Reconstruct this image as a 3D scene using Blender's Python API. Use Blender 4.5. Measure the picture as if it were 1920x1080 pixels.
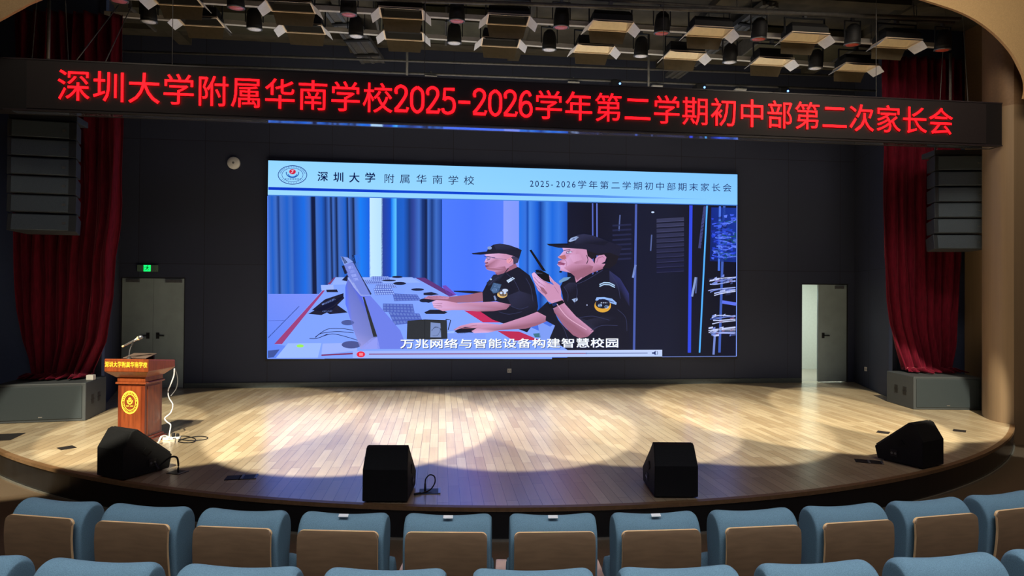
import bpy, bmesh, math, random
from mathutils import Vector, Matrix
random.seed(7)
for o in list(bpy.data.objects):
    bpy.data.objects.remove(o)
SC = bpy.context.scene
COL = SC.collection
PI = math.pi

# ------------------------------------------------------------------ camera, view, lights
YAW, PITCH, ROLL, FPX = math.radians(6.4487), math.radians(0.5244), math.radians(0.4156), 1177.3
EYE = Vector((-1.4514, 0.0, 1.90))
_c, _s = math.cos, math.sin
_F = Vector((_s(YAW) * _c(PITCH), _c(YAW) * _c(PITCH), _s(PITCH)))
_r0 = Vector((_c(YAW), -_s(YAW), 0)); _u0 = _r0.cross(_F)
_R = _c(ROLL) * _r0 + _s(ROLL) * _u0
_U = -_s(ROLL) * _r0 + _c(ROLL) * _u0
cam = bpy.data.cameras.new('camera')
cam.sensor_width = 36.0
cam.lens = FPX / 1920 * 36.0
cam.clip_start = 0.05
camo = bpy.data.objects.new('camera', cam)
COL.objects.link(camo)
M = Matrix((( _R.x, _U.x, -_F.x, EYE.x), (_R.y, _U.y, -_F.y, EYE.y), (_R.z, _U.z, -_F.z, EYE.z), (0, 0, 0, 1)))
camo.matrix_world = M
SC.camera = camo
SC.view_settings.view_transform = 'Standard'
SC.view_settings.look = 'None'
SC.view_settings.exposure = 0.0
SC.view_settings.gamma = 1.0
SC.view_settings.use_curve_mapping = False

def ray(x, y):
    return _R * ((x - 960) / FPX) + _U * (-(y - 540) / FPX) + _F
def on_y(x, y, Y):
    d = ray(x, y); return EYE + d * (Y / d.y)
def on_z(x, y, z):
    d = ray(x, y); return EYE + d * ((z - EYE.z) / d.z)

W = bpy.data.worlds.new('world'); SC.world = W
W.use_nodes = True
W.node_tree.nodes['Background'].inputs[0].default_value = (0.55, 0.62, 0.8, 1)
W.node_tree.nodes['Background'].inputs[1].default_value = 0.012

def light(name, kind, loc, target, energy, color=(1, 1, 1), **kw):
    l = bpy.data.lights.new(name, kind); l.energy = energy; l.color = color
    for k, v in kw.items(): setattr(l, k, v)
    o = bpy.data.objects.new(name, l); COL.objects.link(o); o.location = loc
    d = Vector(target) - Vector(loc)
    o.rotation_euler = d.to_track_quat('-Z', 'Y').to_euler()
    return o
# stage spots in the auditorium ceiling, plus added soft fill spots: (x, aim y, watts, colour, cone degrees)
WARM = (1.0, 0.90, 0.68); SOFT = (1.0, 0.94, 0.80); WHITE = (1.0, 0.97, 0.90)
for x, tx, ty, w, colr, cone, bl in ((-6.35, -6.35, 8.75, 6200, WARM, 16, .07), (-4.75, -4.75, 9.5, 6800, WARM, 19.5, .07), (-2.62, -2.62, 9.05, 8600, SOFT, 20, .06),
                                     (-0.54, -0.54, 9.0, 5400, WHITE, 19.5, .06), (0.95, 0.95, 9.0, 4200, SOFT, 19, .06), (2.2, 2.2, 9.05, 4500, SOFT, 20, .06),
                                     (4.1, 4.1, 9.4, 7200, WARM, 20, .07), (3.2, 5.75, 9.55, 8200, WARM, 15.5, .07),
                                     (-3.7, -3.7, 10.0, 6800, SOFT, 17, 1.0), (-1.6, -1.6, 9.9, 5600, WHITE, 17, 1.0), (0.3, 0.3, 9.9, 4200, SOFT, 16, 1.0),  # soft-edged spots from here on are added to even out the floor
                                     (1.6, 1.6, 9.9, 3700, SOFT, 16, 1.0), (3.2, 3.2, 9.9, 5600, WARM, 17, 1.0)):
    light('stage_spot', 'SPOT', (x, 1.0, 8.0), (tx, ty, 0), w * 1.25, colr, spot_size=math.radians(cone), spot_blend=bl, shadow_soft_size=0.06)
# house lights above the seats, plus an added fill behind the camera
light('house_light', 'AREA', (-1.0, 0.9, 6.6), (-1.0, 1.4, 0), 150, (0.92, 0.93, 1.0), shape='RECTANGLE', size=9.0, size_y=1.6, spread=math.radians(78))
light('house_light', 'AREA', (4.8, 5.6, 6.4), (7.4, 8.3, 3.4), 95, (1.0, 0.86, 0.66), shape='RECTANGLE', size=1.5, size_y=1.0)
light('house_light', 'AREA', (-6.4, 5.6, 6.4), (-7.6, 8.2, 4.6), 22, (1.0, 0.86, 0.66), shape='RECTANGLE', size=1.5, size_y=1.0)
light('house_light', 'AREA', (0.0, -3.5, 7.0), (0.0, 3.6, 0.5), 84, (0.88, 0.80, 1.0), shape='RECTANGLE', size=8.0, size_y=1.5)  # added fill from behind the camera, lifts seat backs and tints the unlit floor
light('step_light', 'SPOT', (7.2, 7.5, 1.1), (6.72, 8.12, -0.3), 60, (0.95, 1.0, 0.95), spot_size=math.radians(28), spot_blend=0.3, shadow_soft_size=0.05)
light('step_light', 'SPOT', (-6.9, 7.0, 1.1), (-6.15, 7.7, -0.3), 60, (0.95, 1.0, 0.95), spot_size=math.radians(34), spot_blend=0.4, shadow_soft_size=0.05)
light('corridor_lamp', 'AREA', (6.5, 14.2, 2.6), (6.5, 14.2, 0), 60, (0.93, 1.0, 0.94), shape='RECTANGLE', size=1.0, size_y=1.6)
light('rig_fill_light', 'AREA', (0.0, 10.9, 5.2), (0.0, 11.2, 7.0), 26, (0.92, 0.92, 0.8), shape='RECTANGLE', size=10.0, size_y=1.2)  # added fill facing up, brightens the ceiling and the hanging fixtures

# ------------------------------------------------------------------ helpers
def lin(c):
    c = c / 255.0
    return c / 12.92 if c <= 0.04045 else ((c + 0.055) / 1.055) ** 2.4
def rgb(r, g, b): return (lin(r), lin(g), lin(b), 1.0)

def mat(name, col, rough=0.6, metal=0.0, noise=0.12, scale=20.0, bump=0.0, spec=0.5, emit=None, strength=1.0, stretch=None):
    m = bpy.data.materials.new(name); m.use_nodes = True
    nt = m.node_tree; b = nt.nodes['Principled BSDF']
    b.inputs['Roughness'].default_value = rough; b.inputs['Metallic'].default_value = metal
    b.inputs['Specular IOR Level'].default_value = spec
    tc = nt.nodes.new('ShaderNodeTexCoord'); mp = nt.nodes.new('ShaderNodeMapping')
    if stretch: mp.inputs['Scale'].default_value = stretch
    nz = nt.nodes.new('ShaderNodeTexNoise'); nz.inputs['Scale'].default_value = scale; nz.inputs['Detail'].default_value = 4
    rp = nt.nodes.new('ShaderNodeValToRGB')
    lo = [max(0, v * (1 - noise)) for v in col[:3]]; hi = [min(1, v * (1 + noise)) for v in col[:3]]
    rp.color_ramp.elements[0].color = (*lo, 1); rp.color_ramp.elements[1].color = (*hi, 1)
    rp.color_ramp.elements[0].position = 0.3; rp.color_ramp.elements[1].position = 0.7
    nt.links.new(tc.outputs['Object'], mp.inputs['Vector']); nt.links.new(mp.outputs[0], nz.inputs['Vector'])
    nt.links.new(nz.outputs[0], rp.inputs[0]); nt.links.new(rp.outputs[0], b.inputs['Base Color'])
    if bump:
        bp = nt.nodes.new('ShaderNodeBump'); bp.inputs['Strength'].default_value = bump; bp.inputs['Distance'].default_value = 0.01
        nt.links.new(nz.outputs[0], bp.inputs['Height']); nt.links.new(bp.outputs[0], b.inputs['Normal'])
    if emit:
        b.inputs['Emission Color'].default_value = emit; b.inputs['Emission Strength'].default_value = strength
    return m

def wood_planks(name, c1, c2, seam, pw, pl, rough, rot90=True):
    m = bpy.data.materials.new(name); m.use_nodes = True
    nt = m.node_tree; b = nt.nodes['Principled BSDF']; N = nt.nodes.new; L = nt.links.new
    tc = N('ShaderNodeTexCoord'); mp = N('ShaderNodeMapping')
    if rot90: mp.inputs['Rotation'].default_value = (0, 0, PI / 2)
    br = N('ShaderNodeTexBrick'); br.offset = 0.37; br.offset_frequency = 2; br.squash = 1.0
    br.inputs['Scale'].default_value = 1.0; br.inputs['Brick Width'].default_value = pl; br.inputs['Row Height'].default_value = pw
    br.inputs['Mortar Size'].default_value = 0.0022; br.inputs['Mortar Smooth'].default_value = 0.1; br.inputs['Bias'].default_value = 0.0
    br.inputs['Color1'].default_value = c1; br.inputs['Color2'].default_value = c2; br.inputs['Mortar'].default_value = seam
    mp2 = N('ShaderNodeMapping'); mp2.inputs['Scale'].default_value = (30, 1.6, 1)
    nz = N('ShaderNodeTexNoise'); nz.inputs['Scale'].default_value = 1.0; nz.inputs['Detail'].default_value = 6; nz.inputs['Roughness'].default_value = 0.65
    nz2 = N('ShaderNodeTexNoise'); nz2.inputs['Scale'].default_value = 1.1; nz2.inputs['Detail'].default_value = 3
    rp = N('ShaderNodeMapRange'); rp.inputs['To Min'].default_value = 0.72; rp.inputs['To Max'].default_value = 1.2
    rp2 = N('ShaderNodeMapRange'); rp2.inputs['To Min'].default_value = 0.8; rp2.inputs['To Max'].default_value = 1.2
    mx = N('ShaderNodeMix'); mx.data_type = 'RGBA'; mx.blend_type = 'MULTIPLY'; mx.inputs['Factor'].default_value = 1
    mx2 = N('ShaderNodeMix'); mx2.data_type = 'RGBA'; mx2.blend_type = 'MULTIPLY'; mx2.inputs['Factor'].default_value = 1
    L(tc.outputs['Object'], mp.inputs['Vector']); L(mp.outputs[0], br.inputs['Vector'])
    L(tc.outputs['Object'], mp2.inputs['Vector']); L(mp2.outputs[0], nz.inputs['Vector']); L(tc.outputs['Object'], nz2.inputs['Vector'])
    L(nz.outputs[0], rp.inputs[0]); L(nz2.outputs[0], rp2.inputs[0])
    L(br.outputs['Color'], mx.inputs['A']); L(rp.outputs[0], mx.inputs['B'])
    L(mx.outputs['Result'], mx2.inputs['A']); L(rp2.outputs[0], mx2.inputs['B'])
    L(mx2.outputs['Result'], b.inputs['Base Color'])
    b.inputs['Roughness'].default_value = rough; b.inputs['Specular IOR Level'].default_value = 0.8
    b.inputs['Coat Weight'].default_value = 1.0; b.inputs['Coat Roughness'].default_value = 0.25; b.inputs['Coat IOR'].default_value = 1.9
    bp = N('ShaderNodeBump'); bp.inputs['Strength'].default_value = 0.12; bp.inputs['Distance'].default_value = 0.003
    L(nz.outputs[0], bp.inputs['Height']); L(bp.outputs[0], b.inputs['Normal'])
    return m

def panel_wall(name, col, seam, w, h, rough=0.7):
    m = bpy.data.materials.new(name); m.use_nodes = True
    nt = m.node_tree; b = nt.nodes['Principled BSDF']; N = nt.nodes.new; L = nt.links.new
    tc = N('ShaderNodeTexCoord'); mp = N('ShaderNodeMapping'); mp.inputs['Rotation'].default_value = (PI / 2, 0, 0)
    br = N('ShaderNodeTexBrick'); br.offset = 0.0
    br.inputs['Scale'].default_value = 1; br.inputs['Brick Width'].default_value = w; br.inputs['Row Height'].default_value = h
    br.inputs['Mortar Size'].default_value = 0.006; br.inputs['Mortar Smooth'].default_value = 0.2
    br.inputs['Color1'].default_value = col; br.inputs['Color2'].default_value = tuple(v * 1.12 for v in col[:3]) + (1,); br.inputs['Mortar'].default_value = seam
    L(tc.outputs['Object'], mp.inputs['Vector']); L(mp.outputs[0], br.inputs['Vector']); L(br.outputs['Color'], b.inputs['Base Color'])
    b.inputs['Roughness'].default_value = rough; b.inputs['Specular IOR Level'].default_value = 0.3
    return m

class G:
    """collects geometry for ONE mesh object"""
    def __init__(s): s.v = []; s.f = []; s.m = []; s.mi = 0
    def add(s, vs, fs):
        n = len(s.v); s.v += [Vector(p) for p in vs]
        for f in fs: s.f.append([n + i for i in f]); s.m.append(s.mi)
        return s
    def box(s, c, d, rot=None):
        vs = []
        for z in (-.5, .5):
            for x, y in ((-.5, -.5), (.5, -.5), (.5, .5), (-.5, .5)):
                p = Vector((x * d[0], y * d[1], z * d[2]))
                if rot is not None: p = rot @ p
                vs.append(p + Vector(c))
        return s.add(vs, [(3, 2, 1, 0), (4, 5, 6, 7), (0, 1, 5, 4), (1, 2, 6, 5), (2, 3, 7, 6), (3, 0, 4, 7)])
    def bb(s, x0, x1, y0, y1, z0, z1):
        return s.box(((x0 + x1) / 2, (y0 + y1) / 2, (z0 + z1) / 2), (abs(x1 - x0), abs(y1 - y0), abs(z1 - z0)))
    def loft(s, rings, cap=True, closed=True):
        n = len(rings[0]); vs = [p for r in rings for p in r]; fs = []
        for i in range(len(rings) - 1):
            for j in range(n if closed else n - 1):
                k = (j + 1) % n
                fs.append((i * n + j, i * n + k, (i + 1) * n + k, (i + 1) * n + j))
        if cap: fs += [tuple(range(n - 1, -1, -1)), tuple((len(rings) - 1) * n + j for j in range(n))]
        return s.add(vs, fs)
    def prism(s, poly, a, b, axis='x'):
        def P(p, t):
            return {'x': (t, p[0], p[1]), 'y': (p[0], t, p[1]), 'z': (p[0], p[1], t)}[axis]
        return s.loft([[P(p, a) for p in poly], [P(p, b) for p in poly]])
    def cyl(s, p0, p1, r0, r1=None, n=16, cap=True):
        r1 = r0 if r1 is None else r1
        p0, p1 = Vector(p0), Vector(p1); q = (p1 - p0).to_track_quat('Z', 'Y')
        rr = lambda p, r: [p + q @ Vector((r * math.cos(2 * PI * i / n), r * math.sin(2 * PI * i / n), 0)) for i in range(n)]
        return s.loft([rr(p0, r0), rr(p1, r1)], cap)
    def lathe(s, prof, n=20, base=(0, 0, 0), q=None, cap=True):
        rings = []
        for r, z in prof:
            ring = []
            for i in range(n):
                p = Vector((r * math.cos(2 * PI * i / n), r * math.sin(2 * PI * i / n), z))
                if q is not None: p = q @ p
                ring.append(p + Vector(base))
            rings.append(ring)
        return s.loft(rings, cap)
    def tube(s, pts, r, n=8):
        pts = [Vector(p) for p in pts]; rings = []
        for i, p in enumerate(pts):
            t = (pts[min(i + 1, len(pts) - 1)] - pts[max(i - 1, 0)]).normalized()
            q = t.to_track_quat('Z', 'Y')
            rings.append([p + q @ Vector((r * math.cos(2 * PI * k / n), r * math.sin(2 * PI * k / n), 0)) for k in range(n)])
        return s.loft(rings)
    def build(s, name, m, parent=None, smooth=False, bevel=0, sub=0, fix=True):
        me = bpy.data.meshes.new(name); me.from_pydata([tuple(p) for p in s.v], [], s.f)
        for k in (m if isinstance(m, (list, tuple)) else [m]): me.materials.append(k)
        for p, i in zip(me.polygons, s.m): p.material_index = i
        if fix:
            b = bmesh.new(); b.from_mesh(me); bmesh.ops.recalc_face_normals(b, faces=b.faces); b.to_mesh(me); b.free()
        if smooth:
            for p in me.polygons: p.use_smooth = True
        o = bpy.data.objects.new(name, me); COL.objects.link(o)
        if parent is not None: o.parent = parent
        if bevel:
            md = o.modifiers.new('bevel', 'BEVEL'); md.width = bevel; md.segments = 2; md.limit_method = 'ANGLE'; md.angle_limit = math.radians(40)
        if sub:
            md = o.modifiers.new('sub', 'SUBSURF'); md.levels = sub; md.render_levels = sub
        return o

def tag(o, label, cat, group=None):
    o['label'] = label; o['category'] = cat
    if group: o['group'] = group
    return o
def thing(name, label, cat, loc=(0, 0, 0), rz=0.0, group=None):
    o = bpy.data.objects.new(name, None); COL.objects.link(o); o.empty_display_size = 0.1
    o.location = loc; o.rotation_euler = (0, 0, rz)
    return tag(o, label, cat, group)
def struct(g, name, m, **kw):
    o = g.build(name, m, **kw); o['kind'] = 'structure'; return o
def kids(o): return [c for c in bpy.data.objects if c.parent == o]
def dup(root, loc, rz, label, group=None):
    r = root.copy(); COL.objects.link(r); r.location = loc; r.rotation_euler = (0, 0, rz); r['label'] = label
    if group: r['group'] = group
    for ch in root.children:
        c = ch.copy(); COL.objects.link(c); c.parent = r
        for g2 in ch.children:
            d = g2.copy(); COL.objects.link(d); d.parent = c
    return r
def smooth_pts(pts, k=6):
    P = [Vector(p) for p in pts]; out = []
    for i in range(len(P) - 1):
        a, b, c, d = P[max(i - 1, 0)], P[i], P[i + 1], P[min(i + 2, len(P) - 1)]
        for j in range(k):
            t = j / k
            out.append(0.5 * ((2 * b) + (c - a) * t + (2 * a - 5 * b + 4 * c - d) * t * t + (3 * b - a - 3 * c + d) * t ** 3))
    return out + [P[-1]]

# glyph outlines from Blender's built-in typeface
_gl = {}
def glyph(ch, off=0.0):
    if (ch, off) not in _gl:
        cu = bpy.data.curves.new('glyph', 'FONT'); cu.body = ch; cu.offset = off; cu.resolution_u = 3
        o = bpy.data.objects.new('glyph', cu); COL.objects.link(o); bpy.context.view_layer.update()
        me = bpy.data.meshes.new_from_object(o.evaluated_get(bpy.context.evaluated_depsgraph_get()))
        _gl[(ch, off)] = ([(v.co.x, v.co.y) for v in me.vertices], [list(p.vertices) for p in me.polygons])
        bpy.data.objects.remove(o); bpy.data.meshes.remove(me); bpy.data.curves.remove(cu)
    return _gl[(ch, off)]
def bold(ch, d):
    if d <= 0: return glyph(ch, 0.0)
    vs0, fs0 = glyph(ch, 0.0); vs, fs = [], []
    for dx, dy in ((-d, -d), (d, -d), (d, d), (-d, d), (0, 0)):
        n = len(vs); vs += [(x + dx, y + dy) for x, y in vs0]; fs += [[n + i for i in f] for f in fs0]
    return vs, fs
def ribbon(pts, w):
    P = [Vector((x, y)) for x, y in pts]; L, R = [], []
    for i, p in enumerate(P):
        t = (P[min(i + 1, len(P) - 1)] - P[max(i - 1, 0)]); t.normalize(); n = Vector((-t.y, t.x)) * w / 2
        L.append(p + n); R.append(p - n)
    vs = [tuple(p) for p in L + R]; n = len(P)
    return vs, [[i, i + 1, n + i + 1, n + i] for i in range(n - 1)]
def _curve(pts): return [(p.x, p.y) for p in smooth_pts([(x, y, 0) for x, y in pts], 5)]
DIG = {  # digit strokes with a serif character, box 0..0.5 x 0..0.85
    '2': [_curve([(.07, .62), (.09, .74), (.22, .82), (.36, .76), (.40, .62), (.34, .46), (.18, .22), (.06, .08)]), [(.04, .05), (.42, .05), (.45, .16)], [(.05, .62), (.12, .62)]],
    '0': [_curve([(.25, .81), (.10, .68), (.07, .42), (.10, .16), (.25, .03), (.40, .16), (.43, .42), (.40, .68), (.25, .81)])],
    '5': [[(.43, .79), (.12, .79), (.10, .45)], _curve([(.10, .45), (.22, .52), (.38, .46), (.43, .28), (.38, .10), (.22, .03), (.09, .08), (.06, .18)])],
    '6': [_curve([(.40, .68), (.34, .79), (.23, .80), (.11, .66), (.07, .40), (.10, .14), (.25, .03), (.39, .10), (.43, .26), (.38, .43), (.25, .48), (.12, .40), (.09, .30)])],
    '-': [[(.06, .40), (.44, .40)]]}
def char_geo(ch, off, stroke=None):
    if stroke and ch in DIG:
        vs, fs = [], []
        for st in DIG[ch]:
            a, b = ribbon(st, stroke); n = len(vs); vs += a; fs += [[n + i for i in f] for f in b]
        return vs, fs
    return bold(ch, off)

# ------------------------------------------------------------------ materials
M_OAK = wood_planks('stage_oak', rgb(216, 196, 160), rgb(188, 164, 128), rgb(96, 78, 58), 0.105, 0.78, 0.30)
M_BLACKWALL = panel_wall('black_wall_panel', rgb(50, 55, 74), rgb(34, 37, 50), 1.22, 2.44)
M_NAVY = mat('navy_paint', rgb(58, 72, 104), 0.7, noise=0.05)
M_BLACK = mat('matte_black', rgb(26, 26, 28), 0.65)
M_CAB = mat('speaker_black', rgb(46, 52, 60), 0.55, noise=0.2, scale=160, bump=0.2)
M_WEDGE = mat('wedge_black', rgb(24, 25, 27), 0.7, noise=0.25, scale=160, bump=0.2, spec=0.25)
M_CABG = mat('speaker_grey', rgb(54, 59, 62), 0.6, noise=0.2, scale=160, bump=0.2)
M_GRILLE = mat('speaker_grille', rgb(84, 98, 112), 0.55, 0.2, noise=0.5, scale=420, bump=0.3)
M_GRILLES = mat('subwoofer_grille', rgb(48, 56, 60), 0.6, 0.1, noise=0.5, scale=420, bump=0.3, spec=0.3)
M_GRILLED = mat('dark_grille', rgb(20, 22, 24), 0.6, 0.2, noise=0.5, scale=420, bump=0.3)
M_SILVER = mat('bright_metal', rgb(190, 192, 196), 0.3, 0.9, noise=0.05)
M_GREYMET = mat('grey_metal', rgb(120, 122, 126), 0.4, 0.6, noise=0.1)
M_PIPE = mat('pipe_metal', rgb(100, 98, 96), 0.5, 0.3, noise=0.2)
M_CONC = mat('dark_concrete', rgb(66, 62, 54), 0.9, noise=0.35, scale=3)
M_DUCT = mat('duct_olive', rgb(72, 70, 56), 0.6, 0.2, noise=0.2, scale=5)
M_RISER = mat('riser_black_gloss', rgb(24, 25, 27), 0.22, noise=0.2, scale=6)
M_CARPET = mat('hall_floor_brown', rgb(92, 76, 58), 0.5, noise=0.15, scale=60)
M_TAN = mat('tan_wood_panel', rgb(176, 146, 104), 0.6, noise=0.12, scale=90, stretch=(1, 1, 1))
M_PILLAR = mat('pillar_veneer', rgb(140, 117, 90), 0.5, noise=0.06, scale=5, stretch=(5, 5, 0.12))
M_VELVET = None
M_SEAT = mat('blue_seat_cloth', rgb(108, 139, 153), 0.95, noise=0.2, scale=320, bump=0.12, spec=0.1)
M_PLY = mat('seat_back_veneer', rgb(124, 99, 72), 0.42, noise=0.12, scale=8, stretch=(1, 1, 6))
M_PLYEDGE = mat('plywood_edge', rgb(240, 200, 144), 0.5, noise=0.1)
M_ARM = mat('armrest_wood', rgb(206, 172, 150), 0.4, noise=0.1, scale=12)
M_LWOOD = mat('lectern_wood', rgb(116, 55, 27), 0.3, noise=0.25, scale=7, stretch=(4, 4, 0.7))
M_LWOOD2 = mat('lectern_dark_wood', rgb(98, 42, 22), 0.3, noise=0.25, scale=7, stretch=(4, 4, 0.7))
M_GOLD = mat('gold_letter', rgb(255, 222, 70), 0.4, 0.0, noise=0.05, emit=None)
M_WHITE = mat('white_plastic', rgb(225, 225, 222), 0.4, noise=0.04)
M_PALE = mat('pale_grey_paint', rgb(188, 184, 178), 0.6, noise=0.06)
M_CREAM = mat('cream_reflector', rgb(240, 222, 190), 0.45, noise=0.05)
M_LENS = mat('lens_glass', rgb(226, 226, 236), 0.3, noise=0.15, scale=50, bump=0.3)
M_DOOR = mat('door_grey', rgb(146, 160, 162), 0.45, noise=0.08, scale=4)
M_CABLEB = mat('black_cable', rgb(12, 12, 12), 0.6)
M_CABLEW = mat('white_cable', rgb(220, 222, 224), 0.45)
M_CORR = mat('corridor_paint', rgb(226, 230, 222), 0.7, noise=0.03)
M_CORRF = mat('corridor_floor', rgb(170, 164, 150), 0.3, noise=0.06)
M_GREEN = mat('exit_green', rgb(10, 120, 50), 0.5, emit=rgb(20, 255, 110), strength=1.6)
M_GREEND = mat('exit_dark', rgb(4, 50, 20), 0.5, emit=rgb(2, 70, 30), strength=1.0)
M_RED = mat('led_red', rgb(255, 20, 20), 0.5, emit=(1.0, 0.002, 0.005, 1), strength=5.5)
M_BLUELED = mat('blue_indicator', rgb(60, 120, 255), 0.5, emit=rgb(120, 170, 255), strength=3.0)
M_TRIM = mat('stage_edge_wood', rgb(122, 92, 62), 0.4, noise=0.15)
M_STRIP = mat('aluminium_strip', rgb(170, 165, 150), 0.35, 0.7, noise=0.1)

def velvet():
    m = mat('red_velvet', rgb(90, 8, 30), 0.85, noise=0.3, scale=14, stretch=(3, 3, 0.4), spec=0.15)
    b = m.node_tree.nodes['Principled BSDF']
    b.inputs['Sheen Weight'].default_value = 0.35; b.inputs['Sheen Tint'].default_value = (1, 0.25, 0.3, 1); b.inputs['Sheen Roughness'].default_value = 0.35
    return m
M_VELVET = velvet()

# ------------------------------------------------------------------ setting
BACK = 12.985; FLOOR = -0.30; CY = 15.44; RAD = 9.91; CEIL = 6.9
def arc(r, a0, a1, n):
    return [(r * math.sin(a0 + (a1 - a0) * i / n), CY - r * math.cos(a0 + (a1 - a0) * i / n)) for i in range(n + 1)]
AE = math.asin(7.6 / RAD)
front = arc(RAD, -AE, AE, 96)
g = G(); poly = front + [(9.0, 9.6), (9.0, BACK + 0.2), (-9.0, BACK + 0.2), (-9.0, 9.6)]
g.prism(poly, -0.04, 0.0, 'z'); struct(g, 'stage_floor', M_OAK)
g = G(); n = len(front)
a = arc(RAD + 0.012, -AE, AE, 96); b = arc(RAD - 0.05, -AE, AE, 96)
def band(g, a, b, z0, z1):
    g.loft([[(p[0], p[1], z0), (p[0], p[1], z1), (q[0], q[1], z1), (q[0], q[1], z0)] for p, q in zip(a, b)])
band(g, a, b, -0.034, 0.002); struct(g, 'trim_1', M_TRIM)
g = G(); band(g, arc(RAD - 0.006, -AE, AE, 96), arc(RAD - 0.06, -AE, AE, 96), FLOOR, -0.034); struct(g, 'wall_front', M_RISER)
g = G(); band(g, arc(RAD + 0.014, -AE, AE, 96), arc(RAD - 0.004, -AE, AE, 96), FLOOR, FLOOR + 0.018); struct(g, 'trim_2', M_STRIP)
g = G(); g.bb(-13.6, 13.6, -5, 10.6, FLOOR - 0.05, FLOOR); struct(g, 'floor', M_CARPET)
# stepped platform of the second row
CS = 16.0
def sarc(r, a0, a1, n): return [(r * math.sin(a0 + (a1 - a0) * i / n), CS - r * math.cos(a0 + (a1 - a0) * i / n)) for i in range(n + 1)]
g = G(); p1 = sarc(13.42, -0.34, 0.34, 40); g.prism(p1 + [(5.2, -2.5), (-5.2, -2.5)], FLOOR, FLOOR + 0.12, 'z'); struct(g, 'floor_platform', M_CARPET)

# back wall with two door openings
DL = (-7.64, -6.45, 2.17); DR = (6.415, 7.507, 2.17)
g = G()
g.bb(-9, DL[0], BACK, BACK + 0.2, 0, CEIL); g.bb(DL[0], DL[1], BACK, BACK + 0.2, DL[2], CEIL); g.bb(DL[1], DR[0], BACK, BACK + 0.2, 0, CEIL)
g.bb(DR[0], DR[1], BACK, BACK + 0.2, DR[2], CEIL); g.bb(DR[1], 9, BACK, BACK + 0.2, 0, CEIL)
struct(g, 'wall_back', M_BLACKWALL)
g = G(); g.bb(DL[1] + 0.01, DR[0] - 0.01, BACK - 0.03, BACK - 0.001, 0, 0.10); struct(g, 'baseboard_back', mat('baseboard_grey', rgb(66, 74, 76), 0.5))
for sgn, nm in ((-1, 'left'), (1, 'right')):
    g = G(); g.prism([(sgn * 7.66, BACK), (sgn * 6.85, 10.75), (sgn * 6.95, 10.75), (sgn * 7.8, BACK)], 0, CEIL, 'z'); struct(g, 'wall_' + nm, M_BLACKWALL)
    g = G(); g.bb(sgn * 6.86, sgn * 11, 10.76, 10.86, 0, CEIL); struct(g, 'wall_return_' + nm, M_NAVY)
    pl = [(7.075, 8.50), (7.0, 8.62), (6.995, 8.76), (7.04, 8.92), (7.14, 9.10), (7.30, 9.30), (7.50, 9.49), (8.3, 9.56), (8.3, 10.74), (13.5, 10.74), (13.5, 8.42)]
    if sgn < 0: pl = [(x + 1.1, y) for x, y in pl]
    pl = [(p.x, p.y) for p in smooth_pts([(x, y, 0) for x, y in pl[:7]], 6)] + pl[7:]
    g = G(); g.prism([(sgn * x, y) for x, y in pl], FLOOR, 4.80, 'z'); o = struct(g, 'wall_portal_' + nm, M_PILLAR, smooth=True); o.data.set_sharp_from_angle(angle=math.radians(35))
    g = G(); g.prism([(sgn * x, y) for x, y in pl], 4.80, CEIL, 'z'); struct(g, 'wall_portal_upper_' + nm, mat('pillar_upper_veneer_' + nm, rgb(120, 92, 66), 0.6, noise=0.1, scale=30))  # upper part coloured darker than the pillar below
# arched front of the portal
hole = [(-7.6, 4.4), (-7.5, 4.66), (-7.2, 4.88), (-6.769, 5.144), (-6.532, 5.299), (-6.306, 5.43), (-5.4, 5.85), (-3, 6.35), (0, 6.55), (3, 6.5),
        (4.4, 6.33), (5.295, 6.126), (5.919, 5.97), (6.34, 5.764), (6.68, 5.472), (6.85, 5.21), (6.919, 5.057), (6.93, 4.9), (6.905, 4.78)]
hole = [(p.x, p.y) for p in smooth_pts([(x, z, 0) for x, z in hole], 4)]
g = G()
g.prism([(-13.5, 4.4)] + hole + [(13.5, 4.78), (13.5, 8.6), (-13.5, 8.6)], 8.17, 8.21, 'y'); struct(g, 'wall_arch', M_TAN)
for sgn, nm in ((-1, 'left'), (1, 'right')):
    g = G(); g.bb(sgn * 13.5, sgn * 13.6, -5, 10.6, FLOOR, 8.6); struct(g, 'wall_hall_' + nm, M_TAN)
g = G(); g.bb(-9.6, 9.6, 8.62, BACK + 0.2, CEIL, CEIL + 0.2); struct(g, 'ceiling', M_CONC)
# corridor behind the right door
g = G(); g.bb(5.6, 8.4, 15.4, 15.5, -0.1, 2.9); g.bb(5.5, 5.6, BACK + 0.2, 15.5, -0.1, 2.9); g.bb(8.4, 8.5, BACK + 0.2, 15.5, -0.1, 2.9); g.bb(5.5, 8.5, BACK + 0.2, 15.5, 2.8, 2.9)
struct(g, 'wall_corridor', M_CORR)
g = G(); g.bb(5.5, 8.5, BACK + 0.2, 15.5, -0.1, -0.004); struct(g, 'floor_corridor', M_CORRF)

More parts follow.
